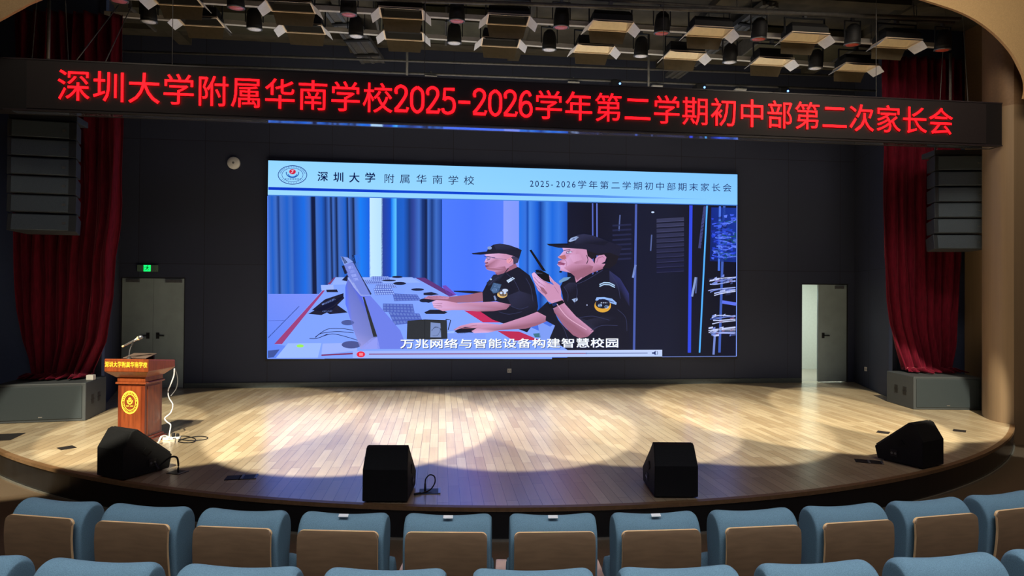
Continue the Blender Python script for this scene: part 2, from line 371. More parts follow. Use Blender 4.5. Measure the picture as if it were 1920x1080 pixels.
def door_leaf(name, x0, x1, z1, parent):
    g = G(); g.bb(x0, x1, -0.025, 0.025, 0.012, z1); return g.build(name, M_DOOR, parent, bevel=0.004)
def lever(parent, x, z, d):
    g = G(); g.bb(x - 0.03, x + 0.03, -0.032, -0.02, z - 0.06, z + 0.06); g.cyl((x, -0.02, z), (x, -0.06, z), 0.011, n=10); g.bb(x, x + d * 0.13, -0.072, -0.052, z - 0.011, z + 0.011)
    return g.build('door_handle', M_BLACK, parent)
d1 = bpy.data.objects.new('door_1', None); COL.objects.link(d1); d1.location = (0, BACK + 0.04, 0); d1['kind'] = 'structure'
xm = -7.045
lf = door_leaf('door_leaf', DL[0] + 0.02, xm - 0.002, 2.15, d1); lever(lf, xm - 0.09, 1.03, -1)
lf = door_leaf('door_leaf', xm + 0.002, DL[1] - 0.02, 2.15, d1); lever(lf, xm + 0.09, 1.03, 1)
g = G(); g.bb(DL[0] + 0.1, DL[0] + 0.34, -0.06, -0.026, 2.07, 2.13); g.bb(DL[1] - 0.36, DL[1] - 0.06, -0.06, -0.026, 2.07, 2.13); g.build('door_closer', M_GREYMET, d1)
g = G(); g.bb(DL[0], DL[0] + 0.02, -0.03, 0.1, 0, 2.17); g.bb(DL[1] - 0.02, DL[1], -0.03, 0.1, 0, 2.17); g.bb(DL[0], DL[1], -0.03, 0.1, 2.15, 2.17); g.build('door_frame', M_BLACK, d1)
d2 = bpy.data.objects.new('door_2', None); COL.objects.link(d2); d2.location = (0, BACK + 0.04, 0); d2['kind'] = 'structure'
lf = door_leaf('door_leaf', 6.815, DR[1] - 0.02, 2.15, d2); lever(lf, 6.93, 1.03, 1)
lf2 = door_leaf('door_leaf', 0.0, 0.38, 2.15, d2); lf2.location = (DR[0] + 0.05, 0.16, 0); lf2.rotation_euler = (0, 0, math.radians(88))
g = G(); g.bb(7.2, 7.4, -0.06, -0.026, 2.06, 2.12); g.build('door_closer', M_GREYMET, d2)
g = G(); g.bb(DR[0], DR[0] + 0.02, -0.03, 0.1, 0, 2.17); g.bb(DR[1] - 0.02, DR[1], -0.03, 0.1, 0, 2.17); g.bb(DR[0], DR[1], -0.03, 0.1, 2.15, 2.17); g.build('door_frame', M_BLACK, d2)

# ------------------------------------------------------------------ LED screen
SY = BACK - 0.10                       # display face
class Pic:
    """flat coloured picture on the screen; coordinates are picture points carried onto the display plane"""
    def __init__(s): s.v = []; s.f = []; s.c = []; s.l = 0.0
    def layer(s): s.l += 0.0006
    def poly(s, pts, col):
        n = len(s.v); cols = col if isinstance(col, list) else [col] * len(pts)
        for (x, y) in pts:
            p = on_y(x, y, BACK); s.v.append((p.x, SY - s.l, p.z))
        s.f.append(list(range(n, n + len(pts)))); s.c.append([rgb(*c) for c in cols])
    def raw(s, vs, fs, col):
        n = len(s.v)
        for (x, y) in vs:
            p = on_y(x, y, BACK); s.v.append((p.x, SY - s.l, p.z))
        for f in fs: s.f.append([n + i for i in f]); s.c.append([rgb(*col)] * len(f))
    def line(s, pts, w, col): s.raw(*ribbon(pts, w), col)
    def ell(s, cx, cy, rx, ry, col, n=24, a0=0, a1=2 * PI):
        s.poly([(cx + rx * math.cos(a0 + (a1 - a0) * i / n), cy + ry * math.sin(a0 + (a1 - a0) * i / n)) for i in range(n + (a1 - a0 < 6.2))], col)
    def text(s, chars, off=0.0, col=(10, 20, 70)):
        for ch, cx, cy, w, h in chars:
            vs, fs = bold(ch, off)
            if not vs: continue
            if ch in '0123456789-':
                s.raw([(cx + (x - 0.28) * w, cy - (y - 0.36) * h) for x, y in vs], fs, col)
            else:
                s.raw([(cx + (x - 0.5) * w, cy - (y - 0.38) * h) for x, y in vs], fs, col)
    def build(s, name, m, parent):
        me = bpy.data.meshes.new(name); me.from_pydata(s.v, [], s.f); me.materials.append(m)
        ca = me.color_attributes.new('picture', 'FLOAT_COLOR', 'CORNER')
        k = 0
        for p, cs in zip(me.polygons, s.c):
            for j in range(len(cs)): ca.data[k].color = cs[j]; k += 1
        o = bpy.data.objects.new(name, me); COL.objects.link(o); o.parent = parent
        return o
def screen_mat(strength):
    m = bpy.data.materials.new('led_picture'); m.use_nodes = True; nt = m.node_tree
    b = nt.nodes['Principled BSDF']; at = nt.nodes.new('ShaderNodeVertexColor'); at.layer_name = 'picture'
    b.inputs['Base Color'].default_value = (0.01, 0.01, 0.01, 1); b.inputs['Roughness'].default_value = 0.6; b.inputs['Specular IOR Level'].default_value = 0.1
    nt.links.new(at.outputs[0], b.inputs['Emission Color']); b.inputs['Emission Strength'].default_value = strength
    return m
M_PIC = screen_mat(1.12)
scr = thing('led_screen', 'wide wall mounted screen showing two uniformed guards at computers under a pale blue header', 'screen', (0, 0, 0))
g = G(); g.bb(-4.90, 4.90, SY + 0.012, BACK - 0.002, 0.53, 4.53); g.build('screen_frame', M_BLACK, scr)

def T(x0, y0, k):                       # points measured in a detail of the picture
    return lambda pts: [(x0 + a * k, y0 + b * k) for a, b in pts]
pic = Pic()
TOPL, TOPR, BOTL, BOTR = (506, 303), (1378, 329), (504, 672), (1376, 668)
pic.poly([TOPL, TOPR, BOTR, BOTL], (70, 110, 220))
def top(x): return 368 + (x - 505) * (18.0 / 872)
def bot(x): return 672 - (x - 504) * (4.0 / 872)
def ring(cx, cy, rx, ry, w, col, n=40, a0=0, a1=2 * PI):
    pic.raw(*ribbon([(cx + rx * math.cos(a0 + (a1 - a0) * i / n), cy + ry * math.sin(a0 + (a1 - a0) * i / n)) for i in range(n + 1)], w), col)
# --- picture background
pic.layer()
def strips(xs, y0f, y1f, slant=0.0):    # (x, colour) stops -> smooth vertical gradients
    for (xa, ca), (xb, cb) in zip(xs, xs[1:]):
        pic.poly([(xa, y0f(xa)), (xb, y0f(xb)), (xb + slant, y1f(xb)), (xa + slant, y1f(xa))], [ca, cb, cb, ca])
BL = (26, 92, 196); BM = (58, 104, 192); BD = (20, 52, 120); BX = (8, 22, 62); BB = (18, 120, 235)
c552 = lambda x: 552
strips([(506, BM), (512, BL), (519, BM), (524, BD), (528, BM), (540, BL), (548, BM), (552, (30, 80, 180)), (572, (24, 104, 220)), (582, BM), (586, BX), (592, BX), (594, BM), (604, BL), (612, BD), (618, BM), (622, BX),
        (626, BM), (632, BX), (636, BM), (648, BL), (653, BX), (655, BM), (664, BX), (667, BM), (676, BB), (694, (20, 90, 215))], top, c552, 3)
strips([(694, (190, 225, 250)), (718, (175, 215, 245))], top, c552)
strips([(716, (40, 60, 140)), (733, (14, 70, 190)), (735, BB), (743, (90, 190, 250)), (745, (24, 90, 190)), (757, BL), (768, BD), (776, (44, 66, 150)), (786, BM), (792, BD), (800, BX), (803, BM), (810, BD), (818, BM), (829, (20, 60, 150))], top, c552)
strips([(829, (74, 118, 246)), (885, (68, 112, 250)), (943, (80, 120, 246))], top, lambda x: 600)
strips([(943, (130, 150, 250)), (972, (122, 145, 248))], top, lambda x: 600)
strips([(972, (30, 110, 225)), (984, (50, 110, 215)), (988, (14, 70, 170)), (992, (60, 125, 225)), (1006, (20, 90, 205)), (1012, (12, 60, 150)), (1024, (60, 125, 225)), (1034, (24, 100, 215)), (1046, (50, 115, 220)), (1062, (24, 80, 190))], top, lambda x: 600)
# floor and wall beneath the curtains
pic.layer()
pic.poly([(505, 551), (610, 551), (660, 590), (610, 672), (504, 672)], [(110, 135, 240), (120, 140, 240), (120, 150, 245), (110, 150, 250), (90, 130, 240)])
pic.line([(505, 633), (563, 574)], 1.6, (40, 60, 130)); pic.line([(505, 601), (536, 600)], 1, (70, 90, 180))
# server cabinets
strips([(1062, (16, 20, 44)), (1106, (14, 16, 36)), (1180, (18, 22, 46)), (1250, (20, 24, 46)), (1330, (16, 18, 34)), (1377, (10, 14, 36))], top, bot)
pic.layer()
for x0, x1, w, c in ((1109, 1110, 2.4, (80, 100, 190)), (1117, 1118, 2.4, (90, 110, 200)), (1190, 1186, 4.2, (70, 90, 170)), (1292, 1289, 6.0, (46, 70, 220)), (1322, 1308, 3.0, (80, 170, 250)), (1354, 1345, 4.5, (60, 90, 180))):
    pic.line([(x0, top(x0) + 2), (x1, bot(x1) - 8)], w, c)
for i in range(11):
    y = 412 + i * 9.4; c = 52 - i * 3
    pic.line([(1228, y + 2), (1279, y - 1)], 5.4, (c, c + 3, c + 34)); pic.line([(1228, y + 5.4), (1279, y + 2.4)], 0.9, (c + 24, c + 26, c + 66))
for i in range(8): pic.line([(1146, 424 + i * 9), (1181, 422 + i * 9)], 3.4, (32, 36, 70))
for x, y in ((1219, 441), (1160, 404), (1303, 520)): pic.line([(x, y), (x - 2, y + 30)], 2.4, (80, 95, 150))
pic.line([(1301, 520), (1294, 556)], 4, (130, 150, 200)); pic.line([(1189, 497), (1184, 521)], 4, (120, 140, 200)); pic.line([(1318, 388), (1308, 466)], 5, (60, 66, 120))
for i in range(12): pic.line([(1310, 392 + i * 6.4), (1316, 388 + i * 6.4)], 1.2, (14, 16, 40))
pic.ell(1221, 399, 3, 1.6, (190, 210, 245), 10)
# cable bundles in the open cabinet at the right edge
pic.poly([(1330, 390), (1377, 391), (1377, 492), (1327, 490)], [(14, 40, 130), (18, 52, 150), (18, 44, 130), (10, 30, 90)])
pic.layer()
rr = random.Random(3)
for i in range(70):
    x = 1328 + rr.random() * 44; y = 402 + rr.random() * 84; w_ = 4 + rr.random() * 7
    pic.poly([(x, y), (min(1376, x + w_), y - 2 + rr.random() * 3), (min(1376, x + w_ * .8), y + 3 + rr.random() * 3), (x + w_ * .2, y + 4)], rr.choice([(34, 62, 200), (24, 44, 150), (60, 90, 230), (16, 30, 96), (90, 120, 240), (24, 70, 110)]))
for i in range(46):
    y = 408 + rr.random() * 80; x = 1330 + rr.random() * 26
    pic.line(_curve([(x, y), (x + 10, y - 4 + rr.random() * 8), (min(1376, x + 24), y - 6 + rr.random() * 12)]), 2.2, rr.choice([(60, 90, 230), (40, 66, 190), (90, 120, 240), (24, 44, 140), (30, 80, 90)]))
for i in range(44):
    x = 1322 + rr.random() * 46; y = rr.choice((516, 540, 590, 613)) + rr.random() * 15; w_ = 3 + rr.random() * 7
    pic.poly([(x, y), (min(1376, x + w_), y - 2), (min(1376, x + w_), y + 1.6), (x, y + 3)], rr.choice([(150, 165, 230), (110, 130, 210), (190, 200, 245), (60, 70, 120), (120, 80, 110), (30, 36, 70)]))
for yb in (518, 540, 592, 615):
    for i in range(5):
        y = yb + rr.random() * 12; x = 1324 + rr.random() * 14
        pic.line(_curve([(x, y + 3), (x + 14, y - 2 + rr.random() * 5), (1375, y - 6 + rr.random() * 8)]), 1.8, rr.choice([(150, 165, 230), (110, 130, 210), (70, 90, 170), (190, 200, 240)]))
pic.line([(1350, 566), (1376, 570)], 6, (90, 110, 230)); pic.line([(1337, 618), (1334, 664)], 4, (110, 130, 200)); pic.line([(1346, 388), (1344, 508)], 4, (70, 110, 220))
# --- desk
c1 = T(500, 450, 300 / 1350)
pic.poly(c1([(590, 315), (1230, 315), (1350, 385), (1900, 700), (2400, 900), (2400, 1000), (100, 992), (180, 890), (75, 875), (480, 420)]), (122, 156, 250))
pic.poly([(772, 522), (790, 521), (880, 565), (1010, 620), (1080, 668), (700, 668)], (126, 158, 250))
pic.layer()
pic.poly(c1([(482, 425), (500, 425), (140, 875), (75, 875)]), (150, 60, 120))
pic.poly(c1([(575, 318), (590, 315), (545, 375), (520, 375)]), (120, 60, 110))
pic.poly([(779, 521), (797, 521), (852, 553), (843, 556)], (90, 50, 120)); pic.poly([(829, 536), (836, 535), (856, 553), (842, 556)], (110, 70, 180))
pic.poly([(870, 582), (910, 584), (942, 604), (905, 604)], (190, 40, 90)); pic.poly([(932, 620), (972, 621), (1010, 637), (962, 638)], (180, 40, 80))
pic.poly(c1([(465, 380), (570, 378), (575, 425), (470, 425)]), (150, 175, 250))
pic.poly(c1([(590, 315), (1225, 315), (1300, 360), (560, 378)]), (140, 170, 250))
# papers at the near edge
pic.poly(c1([(190, 868), (470, 866), (440, 988), (90, 990)]), (150, 180, 255)); pic.poly(c1([(480, 870), (760, 862), (770, 930), (470, 960)]), (150, 172, 250))
pic.poly(c1([(470, 962), (735, 948), (735, 960), (470, 974)]), (120, 40, 90)); pic.poly(c1([(20, 930), (120, 920), (70, 985), (20, 990)]), (60, 80, 150))
pic.layer(); pic.ell(*c1([(292, 890)])[0], 7, 3, (150, 230, 90), 12)
# keyboards, mice, telephones
KB = (70, 90, 180)
for pts in ([(890, 308), (1030, 308), (1045, 335), (890, 335)], [(820, 340), (970, 335), (985, 370), (840, 372)], [(930, 375), (1080, 370), (1100, 405), (915, 410)], [(905, 410), (1060, 408), (1085, 460), (920, 465)],
            [(1065, 450), (1270, 460), (1305, 510), (1080, 515)], [(985, 535), (1235, 540), (1250, 615), (985, 605)], [(1030, 600), (1290, 620), (1320, 690), (1080, 715)]):
    pic.poly(c1(pts), KB)
pic.layer()
for pts in ([(890, 308), (1030, 308), (1045, 335), (890, 335)], [(820, 340), (970, 335), (985, 370), (840, 372)], [(930, 375), (1080, 370), (1100, 405), (915, 410)], [(905, 410), (1060, 408), (1085, 460), (920, 465)],
            [(1065, 450), (1270, 460), (1305, 510), (1080, 515)], [(985, 535), (1235, 540), (1250, 615), (985, 605)], [(1030, 600), (1290, 620), (1320, 690), (1080, 715)]):
    A, B, C, D_ = [Vector(p) for p in c1(pts)]
    nx, ny = 9, 3
    for i in range(nx):
        for j in range(ny):
            q = []
            for u, v in ((i + .15, j + .18), (i + .85, j + .18), (i + .85, j + .82), (i + .15, j + .82)):
                u /= nx; v /= ny; q.append(tuple((A.lerp(B, u)).lerp(D_.lerp(C, u), v)))
            pic.poly(q, (150, 178, 250) if pts[0][0] < 1000 and pts[0][1] < 450 else (96, 120, 200))
for x, y, rx, ry in ((1105, 313, 45, 9), (1125, 367, 55, 13), (1275, 418, 55, 11), (1035, 342, 60, 7), (1330, 510, 40, 16)):
    a = c1([(x, y)])[0]; pic.ell(a[0], a[1], rx * .222, ry * .222, (24, 30, 60), 14)
for pts in ([(390, 590), (500, 500), (655, 448), (655, 478), (560, 560), (470, 600)], [(360, 622), (470, 560), (650, 470), (662, 490), (560, 590), (470, 632)], [(500, 600), (600, 545), (690, 610), (540, 625)], [(510, 420), (600, 418), (610, 440), (515, 440)], [(640, 340), (690, 290), (690, 350)]):
    pic.poly(c1(pts), (22, 24, 50))
for pts in ([(470, 540), (580, 490), (590, 505), (480, 550)], [(480, 596), (560, 590), (560, 604), (480, 606)]): pic.poly(c1(pts), (120, 145, 220))
for pts in ([(420, 820), (470, 785), (600, 770), (740, 780)], [(420, 815), (520, 750), (640, 745), (740, 760)], [(440, 825), (560, 790), (700, 820), (790, 850)], [(370, 828), (440, 825), (520, 790)]):
    pic.line(_curve(c1(pts)), 1.1, (20, 26, 60))
# monitors seen edge-on in a row
pic.layer()
pic.ell(*c1([(720, 880)])[0], 18, 7, (70, 80, 140), 20); pic.ell(*c1([(690, 695)])[0], 12, 5, (70, 85, 150), 20)
pic.poly(c1([(670, 400), (690, 330), (800, 455), (935, 815), (800, 920), (740, 760), (672, 540)]), [(80, 110, 240), (96, 110, 200), (70, 90, 230), (110, 120, 190), (150, 150, 220), (120, 130, 210), (80, 110, 250)])
pic.poly(c1([(800, 470), (880, 470), (960, 560), (1130, 760), (1190, 915), (940, 915), (935, 815), (815, 480)]), (104, 122, 225))
pic.poly(c1([(800, 900), (890, 825), (940, 820), (960, 915), (810, 920)]), (140, 150, 235))
pic.layer()
pic.poly(c1([(690, 320), (730, 340), (800, 460), (885, 465), (800, 472), (740, 400)]), (150, 165, 230))
pic.poly(c1([(660, 210), (735, 190), (885, 460), (800, 470), (690, 300)]), (112, 130, 215)); pic.poly(c1([(735, 190), (745, 200), (890, 455), (880, 465)]), (24, 30, 60))
pic.poly(c1([(815, 480), (830, 480), (938, 812), (905, 815)]), (40, 44, 50))
pic.poly(c1([(630, 140), (690, 150), (735, 185), (660, 215)]), (130, 155, 230)); pic.poly(c1([(632, 140), (650, 145), (690, 190), (665, 205)]), (20, 26, 56))
pic.poly(c1([(640, 220), (660, 215), (690, 280), (665, 290)]), (20, 26, 56)); pic.poly(c1([(728, 135), (790, 122), (800, 160), (750, 210)]), (44, 110, 220)); pic.poly(c1([(725, 130), (745, 130), (760, 200), (745, 205)]), (24, 30, 60))
for k in range(4): pic.poly(c1([(690 + k * 14, 225 + k * 34), (730 + k * 14, 218 + k * 34), (740 + k * 14, 240 + k * 34), (700 + k * 14, 248 + k * 34)]), (150, 165, 240))
# --- seated guard in the middle
g1 = T(780, 430, 0.2407)
SKIN = (196, 140, 176); SKD = (150, 96, 120); SKL = (214, 168, 214); BLK = (20, 22, 42); BLK2 = (34, 36, 62)
pic.layer()
pic.poly(g1([(290, 478), (420, 478), (560, 490), (560, 502), (430, 500), (295, 486)]), (24, 26, 50))
pic.poly(g1([(40, 560), (70, 530), (130, 530), (175, 545), (100, 572)]), (22, 26, 52)); pic.poly(g1([(65, 645), (110, 625), (200, 625), (245, 645), (220, 658), (80, 658)]), (20, 24, 46))
pic.poly(g1([(60, 495), (120, 488), (180, 505), (120, 515), (60, 512)]), (22, 26, 52))
pic.layer()
pic.poly(g1([(60, 540), (95, 520), (160, 515), (260, 525), (400, 510), (510, 488), (560, 520), (530, 560), (400, 570), (300, 572), (250, 562), (150, 552), (110, 545)]), SKD)
pic.poly(g1([(60, 540), (95, 518), (180, 516), (260, 527), (250, 545), (150, 540)]), SKIN)
pic.layer()
pic.poly(g1([(545, 430), (600, 355), (640, 350), (700, 330), (770, 290), (800, 300), (880, 360), (915, 430), (935, 520), (945, 600), (935, 660), (905, 740), (860, 800), (700, 740), (590, 700), (500, 640), (580, 625), (690, 610), (720, 590), (620, 558), (520, 570), (515, 490)]), BLK)
pic.layer()
pic.poly(g1([(700, 520), (800, 480), (930, 520), (940, 600), (860, 640), (740, 600)]), [BLK2, (40, 42, 70), BLK, BLK, BLK, BLK2])
pic.poly(g1([(125, 565), (160, 550), (240, 556), (330, 575), (450, 568), (620, 562), (735, 585), (700, 622), (600, 636), (480, 640), (380, 628), (280, 628), (210, 636), (140, 610)]), [SKL, SKL, SKIN, SKIN, SKIN, SKIN, SKD, SKD, SKD, SKD, SKIN, SKIN, SKIN, SKL])
for q in ([(135, 578), (205, 575)], [(133, 594), (200, 590)], [(140, 608), (205, 603)], [(90, 528), (170, 527)]): pic.line(g1(q), 0.8, (130, 84, 110))
pic.poly(g1([(610, 340), (700, 305), (770, 265), (785, 295), (700, 335), (640, 365)]), SKD)
pic.poly(g1([(530, 200), (548, 215), (538, 240), (530, 258), (545, 268), (533, 280), (548, 290), (540, 305), (560, 320), (600, 328), (640, 345), (700, 322), (730, 285), (770, 268), (785, 230), (750, 205), (700, 190), (640, 186), (570, 190)]),
         [SKL, SKL, SKL, SKIN, SKIN, SKIN, SKD, SKIN, SKIN, SKIN, SKIN, SKIN, SKIN, SKIN, SKIN, SKIN, SKIN, SKIN, SKL])
pic.layer()
pic.poly(g1([(750, 210), (800, 225), (788, 262), (755, 275), (752, 240), (735, 222)]), (60, 56, 84)); pic.poly(g1([(700, 240), (735, 220), (752, 238), (745, 258), (720, 270), (702, 262)]), (222, 150, 170))
pic.poly(g1([(535, 285), (560, 286), (556, 294), (540, 296)]), (120, 60, 90)); pic.line(g1([(548, 232), (575, 230)]), 1.2, (60, 40, 70)); pic.line(g1([(528, 212), (560, 212), (600, 222), (690, 235)]), 0.8, (60, 56, 110)); pic.line(g1([(560, 214), (572, 236), (548, 246)]), 0.7, (70, 60, 120))
pic.poly(g1([(532, 262), (556, 256), (560, 266), (545, 272)]), (130, 70, 90)); pic.poly(g1([(620, 322), (700, 310), (765, 272), (700, 335), (650, 348)]), SKD)
pic.poly(g1([(430, 188), (500, 180), (548, 175), (560, 150), (600, 122), (650, 114), (720, 125), (790, 150), (818, 165), (798, 232), (760, 212), (700, 195), (640, 190), (560, 195), (500, 200), (440, 197)]), (26, 27, 48))
pic.layer()
pic.poly(g1([(600, 122), (650, 114), (720, 125), (815, 165), (760, 170), (620, 160)]), [(40, 42, 68), (44, 46, 72), (36, 38, 62), BLK, BLK, BLK2]); pic.ell(*g1([(570, 148)])[0], 4.2, 3.0, (130, 150, 200), 14)
pic.poly(g1([(545, 420), (600, 360), (640, 355), (690, 340), (640, 390), (570, 440)]), (32, 36, 60))
pic.poly(g1([(575, 470), (600, 415), (662, 430), (640, 490), (600, 500)]), (60, 90, 130)); pic.poly(g1([(585, 480), (600, 455), (630, 462), (620, 492)]), (120, 150, 200)); pic.line(g1([(635, 405), (716, 305)]), 1.5, (24, 34, 54))
for k in range(3): pic.line(g1([(604, 425 + k * 10), (650, 436 + k * 10)]), 0.8, (130, 160, 210))
pic.ell(*g1([(668, 508)])[0], 9.5, 6.2, (220, 180, 110), 20); pic.ell(*g1([(676, 492)])[0], 9.5, 7.5, (40, 48, 76), 20)
pic.layer()
pic.ell(*g1([(690, 476)])[0], 5.5, 3.0, (190, 205, 235), 14); pic.ell(*g1([(660, 495)])[0], 2.6, 2.2, (190, 205, 235), 10); pic.ell(*g1([(688, 495)])[0], 2.6, 2.2, (190, 205, 235), 10)
pic.poly(g1([(700, 400), (748, 372), (765, 385), (715, 418)]), (190, 210, 240)); pic.line(g1([(706, 408), (756, 380)]), 1.2, (40, 50, 90)); pic.ell(*g1([(580, 390)])[0], 2, 1.6, (170, 190, 225), 10)
pic.poly(g1([(600, 520), (612, 515), (625, 545), (612, 555)]), (120, 140, 190))
# --- guard with the radio in front
g2 = T(980, 420, 0.25)
pic.layer()
pic.poly([(1006, 600), (1030, 612), (1040, 604), (1030, 645), (1012, 640)], (120, 150, 235)); pic.poly(g1([(905, 810), (960, 805), (968, 840), (920, 838)]), (60, 110, 130))
pic.poly(g1([(300, 790), (360, 755), (430, 748), (500, 765), (440, 802), (330, 812)]), (18, 22, 44)); pic.poly(g1([(240, 795), (300, 788), (296, 805), (244, 806)]), (150, 180, 250))
pic.poly(g1([(420, 800), (540, 812), (540, 850), (250, 850), (250, 810)]), (120, 150, 240))
pic.layer()
pic.poly(g1([(290, 782), (340, 750), (430, 728), (500, 724), (650, 740), (720, 718), (850, 675), (940, 640), (1010, 660), (1010, 715), (940, 745), (850, 772), (650, 782), (560, 802), (450, 806), (430, 790), (470, 768), (380, 760), (300, 784)]),
         [SKD, SKIN, SKIN, SKL, SKIN, SKIN, SKIN, SKIN, SKIN, SKD, SKD, SKD, SKD, SKL, SKL, SKIN, SKIN, SKIN, SKIN])
for q in ([(330, 765), (470, 745)], [(360, 772), (500, 762)]): pic.line(g1(q), 0.9, (150, 92, 110))
pic.layer()
pic.poly(g2([(275, 470), (300, 420), (350, 395), (385, 395), (392, 445), (590, 340), (640, 348), (720, 408), (775, 480), (800, 640), (785, 800), (795, 890), (790, 1000), (420, 1000), (195, 855), (235, 760), (165, 722), (168, 690), (100, 655), (180, 580), (215, 620), (260, 720), (380, 850), (440, 852), (520, 795), (390, 690), (300, 590), (290, 530)]), (19, 21, 40))
pic.layer()
pic.poly(g2([(640, 350), (720, 410), (785, 520), (790, 620), (730, 520), (640, 440)]), [(40, 44, 84), (42, 46, 96), (44, 50, 110), (30, 32, 64), BLK, BLK2])
pic.poly(g2([(392, 690), (470, 720), (620, 680), (700, 700), (560, 770), (520, 800)]), [BLK2, (34, 36, 58), BLK, BLK, BLK, BLK2])
pic.poly(g2([(205, 570), (290, 560), (310, 600), (390, 690), (525, 798), (480, 842), (420, 854), (370, 832), (300, 762), (230, 660)]), [SKL, SKIN, SKIN, SKIN, SKIN, SKD, SKD, SKD, SKD, SKD])
pic.poly(g2([(62, 375), (80, 362), (130, 410), (180, 440), (230, 460), (175, 400), (190, 384), (230, 430), (270, 460), (280, 500), (280, 540), (295, 578), (215, 597), (185, 580), (160, 545), (110, 500), (75, 420)]), [SKL, SKL, SKL, SKIN, SKIN, SKL, SKL, SKIN, SKIN, SKIN, SKIN, SKIN, SKIN, SKIN, SKIN, SKIN, SKL])
pic.poly(g2([(300, 205), (270, 240), (255, 250), (270, 262), (290, 268), (258, 282), (268, 292), (250, 305), (275, 328), (272, 350), (310, 358), (352, 368), (380, 392), (392, 440), (440, 405), (500, 372), (590, 338), (610, 300), (530, 300), (500, 250), (470, 195), (400, 184), (290, 182)]),
         [SKL, SKL, (220, 150, 160), (180, 110, 120), (190, 130, 170), SKL, (170, 100, 140), SKL, SKL, SKIN, SKIN, SKIN, SKD, SKIN, SKIN, SKD, SKD, SKIN, SKIN, SKIN, SKIN, SKIN, SKL])
pic.layer()
pic.poly(g2([(120, 465), (150, 480), (180, 520), (165, 530), (135, 500)]), SKD)
for q in ([(80, 400), (120, 445)], [(78, 425), (130, 480)], [(90, 460), (150, 520)]): pic.line(g2(q), 0.8, (140, 90, 130))
pic.poly(g2([(470, 192), (560, 222), (640, 212), (712, 240), (690, 300), (640, 336), (590, 330), (618, 290), (622, 250), (590, 230), (540, 240), (512, 268), (478, 242)]), (24, 22, 34))
pic.poly(g2([(318, 215), (345, 205), (362, 212), (345, 224), (322, 226)]), (60, 50, 100)); pic.line(g2([(300, 200), (350, 196)]), 1.2, (60, 44, 70)); pic.poly(g2([(262, 285), (315, 298), (300, 312), (255, 306)]), (150, 80, 120))
pic.poly(g2([(262, 245), (310, 232), (320, 262), (292, 268)]), (176, 104, 110)); pic.poly(g2([(352, 365), (430, 400), (400, 425), (385, 395)]), SKD)
pic.layer()
pic.poly(g2([(530, 300), (535, 262), (560, 238), (600, 232), (618, 252), (608, 282), (570, 306)]), SKIN); pic.line(g2([(545, 290), (556, 258), (590, 246), (604, 262)]), 1.2, (120, 60, 90))
pic.poly(g2([(172, 152), (250, 150), (330, 148), (345, 120), (400, 86), (450, 78), (520, 90), (640, 135), (735, 172), (712, 245), (640, 216), (560, 226), (480, 205), (470, 192), (340, 184), (260, 181), (190, 165)]), (26, 27, 50))
pic.layer()
pic.poly(g2([(400, 86), (450, 78), (520, 90), (640, 135), (600, 165), (480, 150), (380, 150)]), [(40, 42, 70), (44, 46, 78), (40, 42, 74), BLK, BLK, BLK, BLK2]); pic.poly(g2([(175, 152), (330, 150), (340, 160), (200, 165)]), (16, 17, 30))
pic.poly(g2([(335, 132), (355, 108), (400, 94), (412, 102), (390, 124), (348, 138)]), (150, 170, 215)); pic.poly(g2([(352, 126), (372, 108), (395, 104), (380, 120)]), (70, 84, 130))
pic.poly(g2([(86, 362), (130, 348), (190, 380), (200, 440), (150, 425), (110, 392)]), (12, 12, 22)); pic.poly(g2([(45, 200), (60, 195), (168, 355), (142, 352)]), (14, 14, 24)); pic.line(g2([(90, 368), (140, 372)]), 1.4, (90, 100, 130)); pic.ell(*g2([(105, 352)])[0], 4, 2, (14, 14, 24), 10)
pic.poly(g2([(182, 604), (290, 570), (306, 590), (222, 632), (195, 626)]), (12, 14, 26)); pic.poly(g2([(212, 598), (245, 588), (255, 604), (222, 618)]), (40, 60, 120))
pic.poly(g2([(262, 430), (300, 402), (355, 398), (330, 420), (270, 445)]), (110, 150, 190)); pic.ell(*g2([(277, 360)])[0], 3, 1.6, (14, 14, 26), 10)
pic.poly(g2([(360, 565), (400, 552), (405, 570), (380, 588)]), (150, 170, 210)); pic.ell(*g2([(473, 607)])[0], 1.2, 1.2, (170, 180, 220), 8)
for dy in (0, 14): pic.line(g2([(566, 455 + dy), (600, 440 + dy), (640, 442 + dy), (680, 462 + dy)]), 2.0, (170, 200, 235))
pic.poly(g2([(535, 570), (545, 550), (600, 548), (660, 560), (694, 590), (690, 606), (650, 592), (590, 576), (540, 574)]), (140, 175, 235)); pic.ell(*g2([(590, 612)])[0], 15.5, 12.4, (214, 160, 60), 24)
pic.layer()
pic.ell(*g2([(590, 598)])[0], 13.5, 9, (24, 26, 46), 20); pic.line(g2([(560, 566), (600, 566), (672, 586)]), 1.2, (30, 40, 90))
pic.ell(*g2([(570, 610)])[0], 4, 3.2, (160, 190, 235), 12); pic.ell(*g2([(618, 620)])[0], 4, 3.2, (160, 190, 235), 12)
for a in (580, 594, 608, 622): pic.ell(*g2([(a, 590)])[0], 1.2, 1.2, (200, 210, 240), 8)
pic.layer()
pic.poly(g1([(548, 290), (600, 300), (690, 290), (700, 318), (640, 344), (600, 328), (560, 320), (542, 305)]), [SKD, SKIN, SKD, SKD, SKD, SKIN, SKIN, SKD]); pic.poly(g1([(600, 205), (690, 205), (695, 240), (620, 235)]), [(206, 160, 200), SKIN, SKIN, (200, 150, 190)])
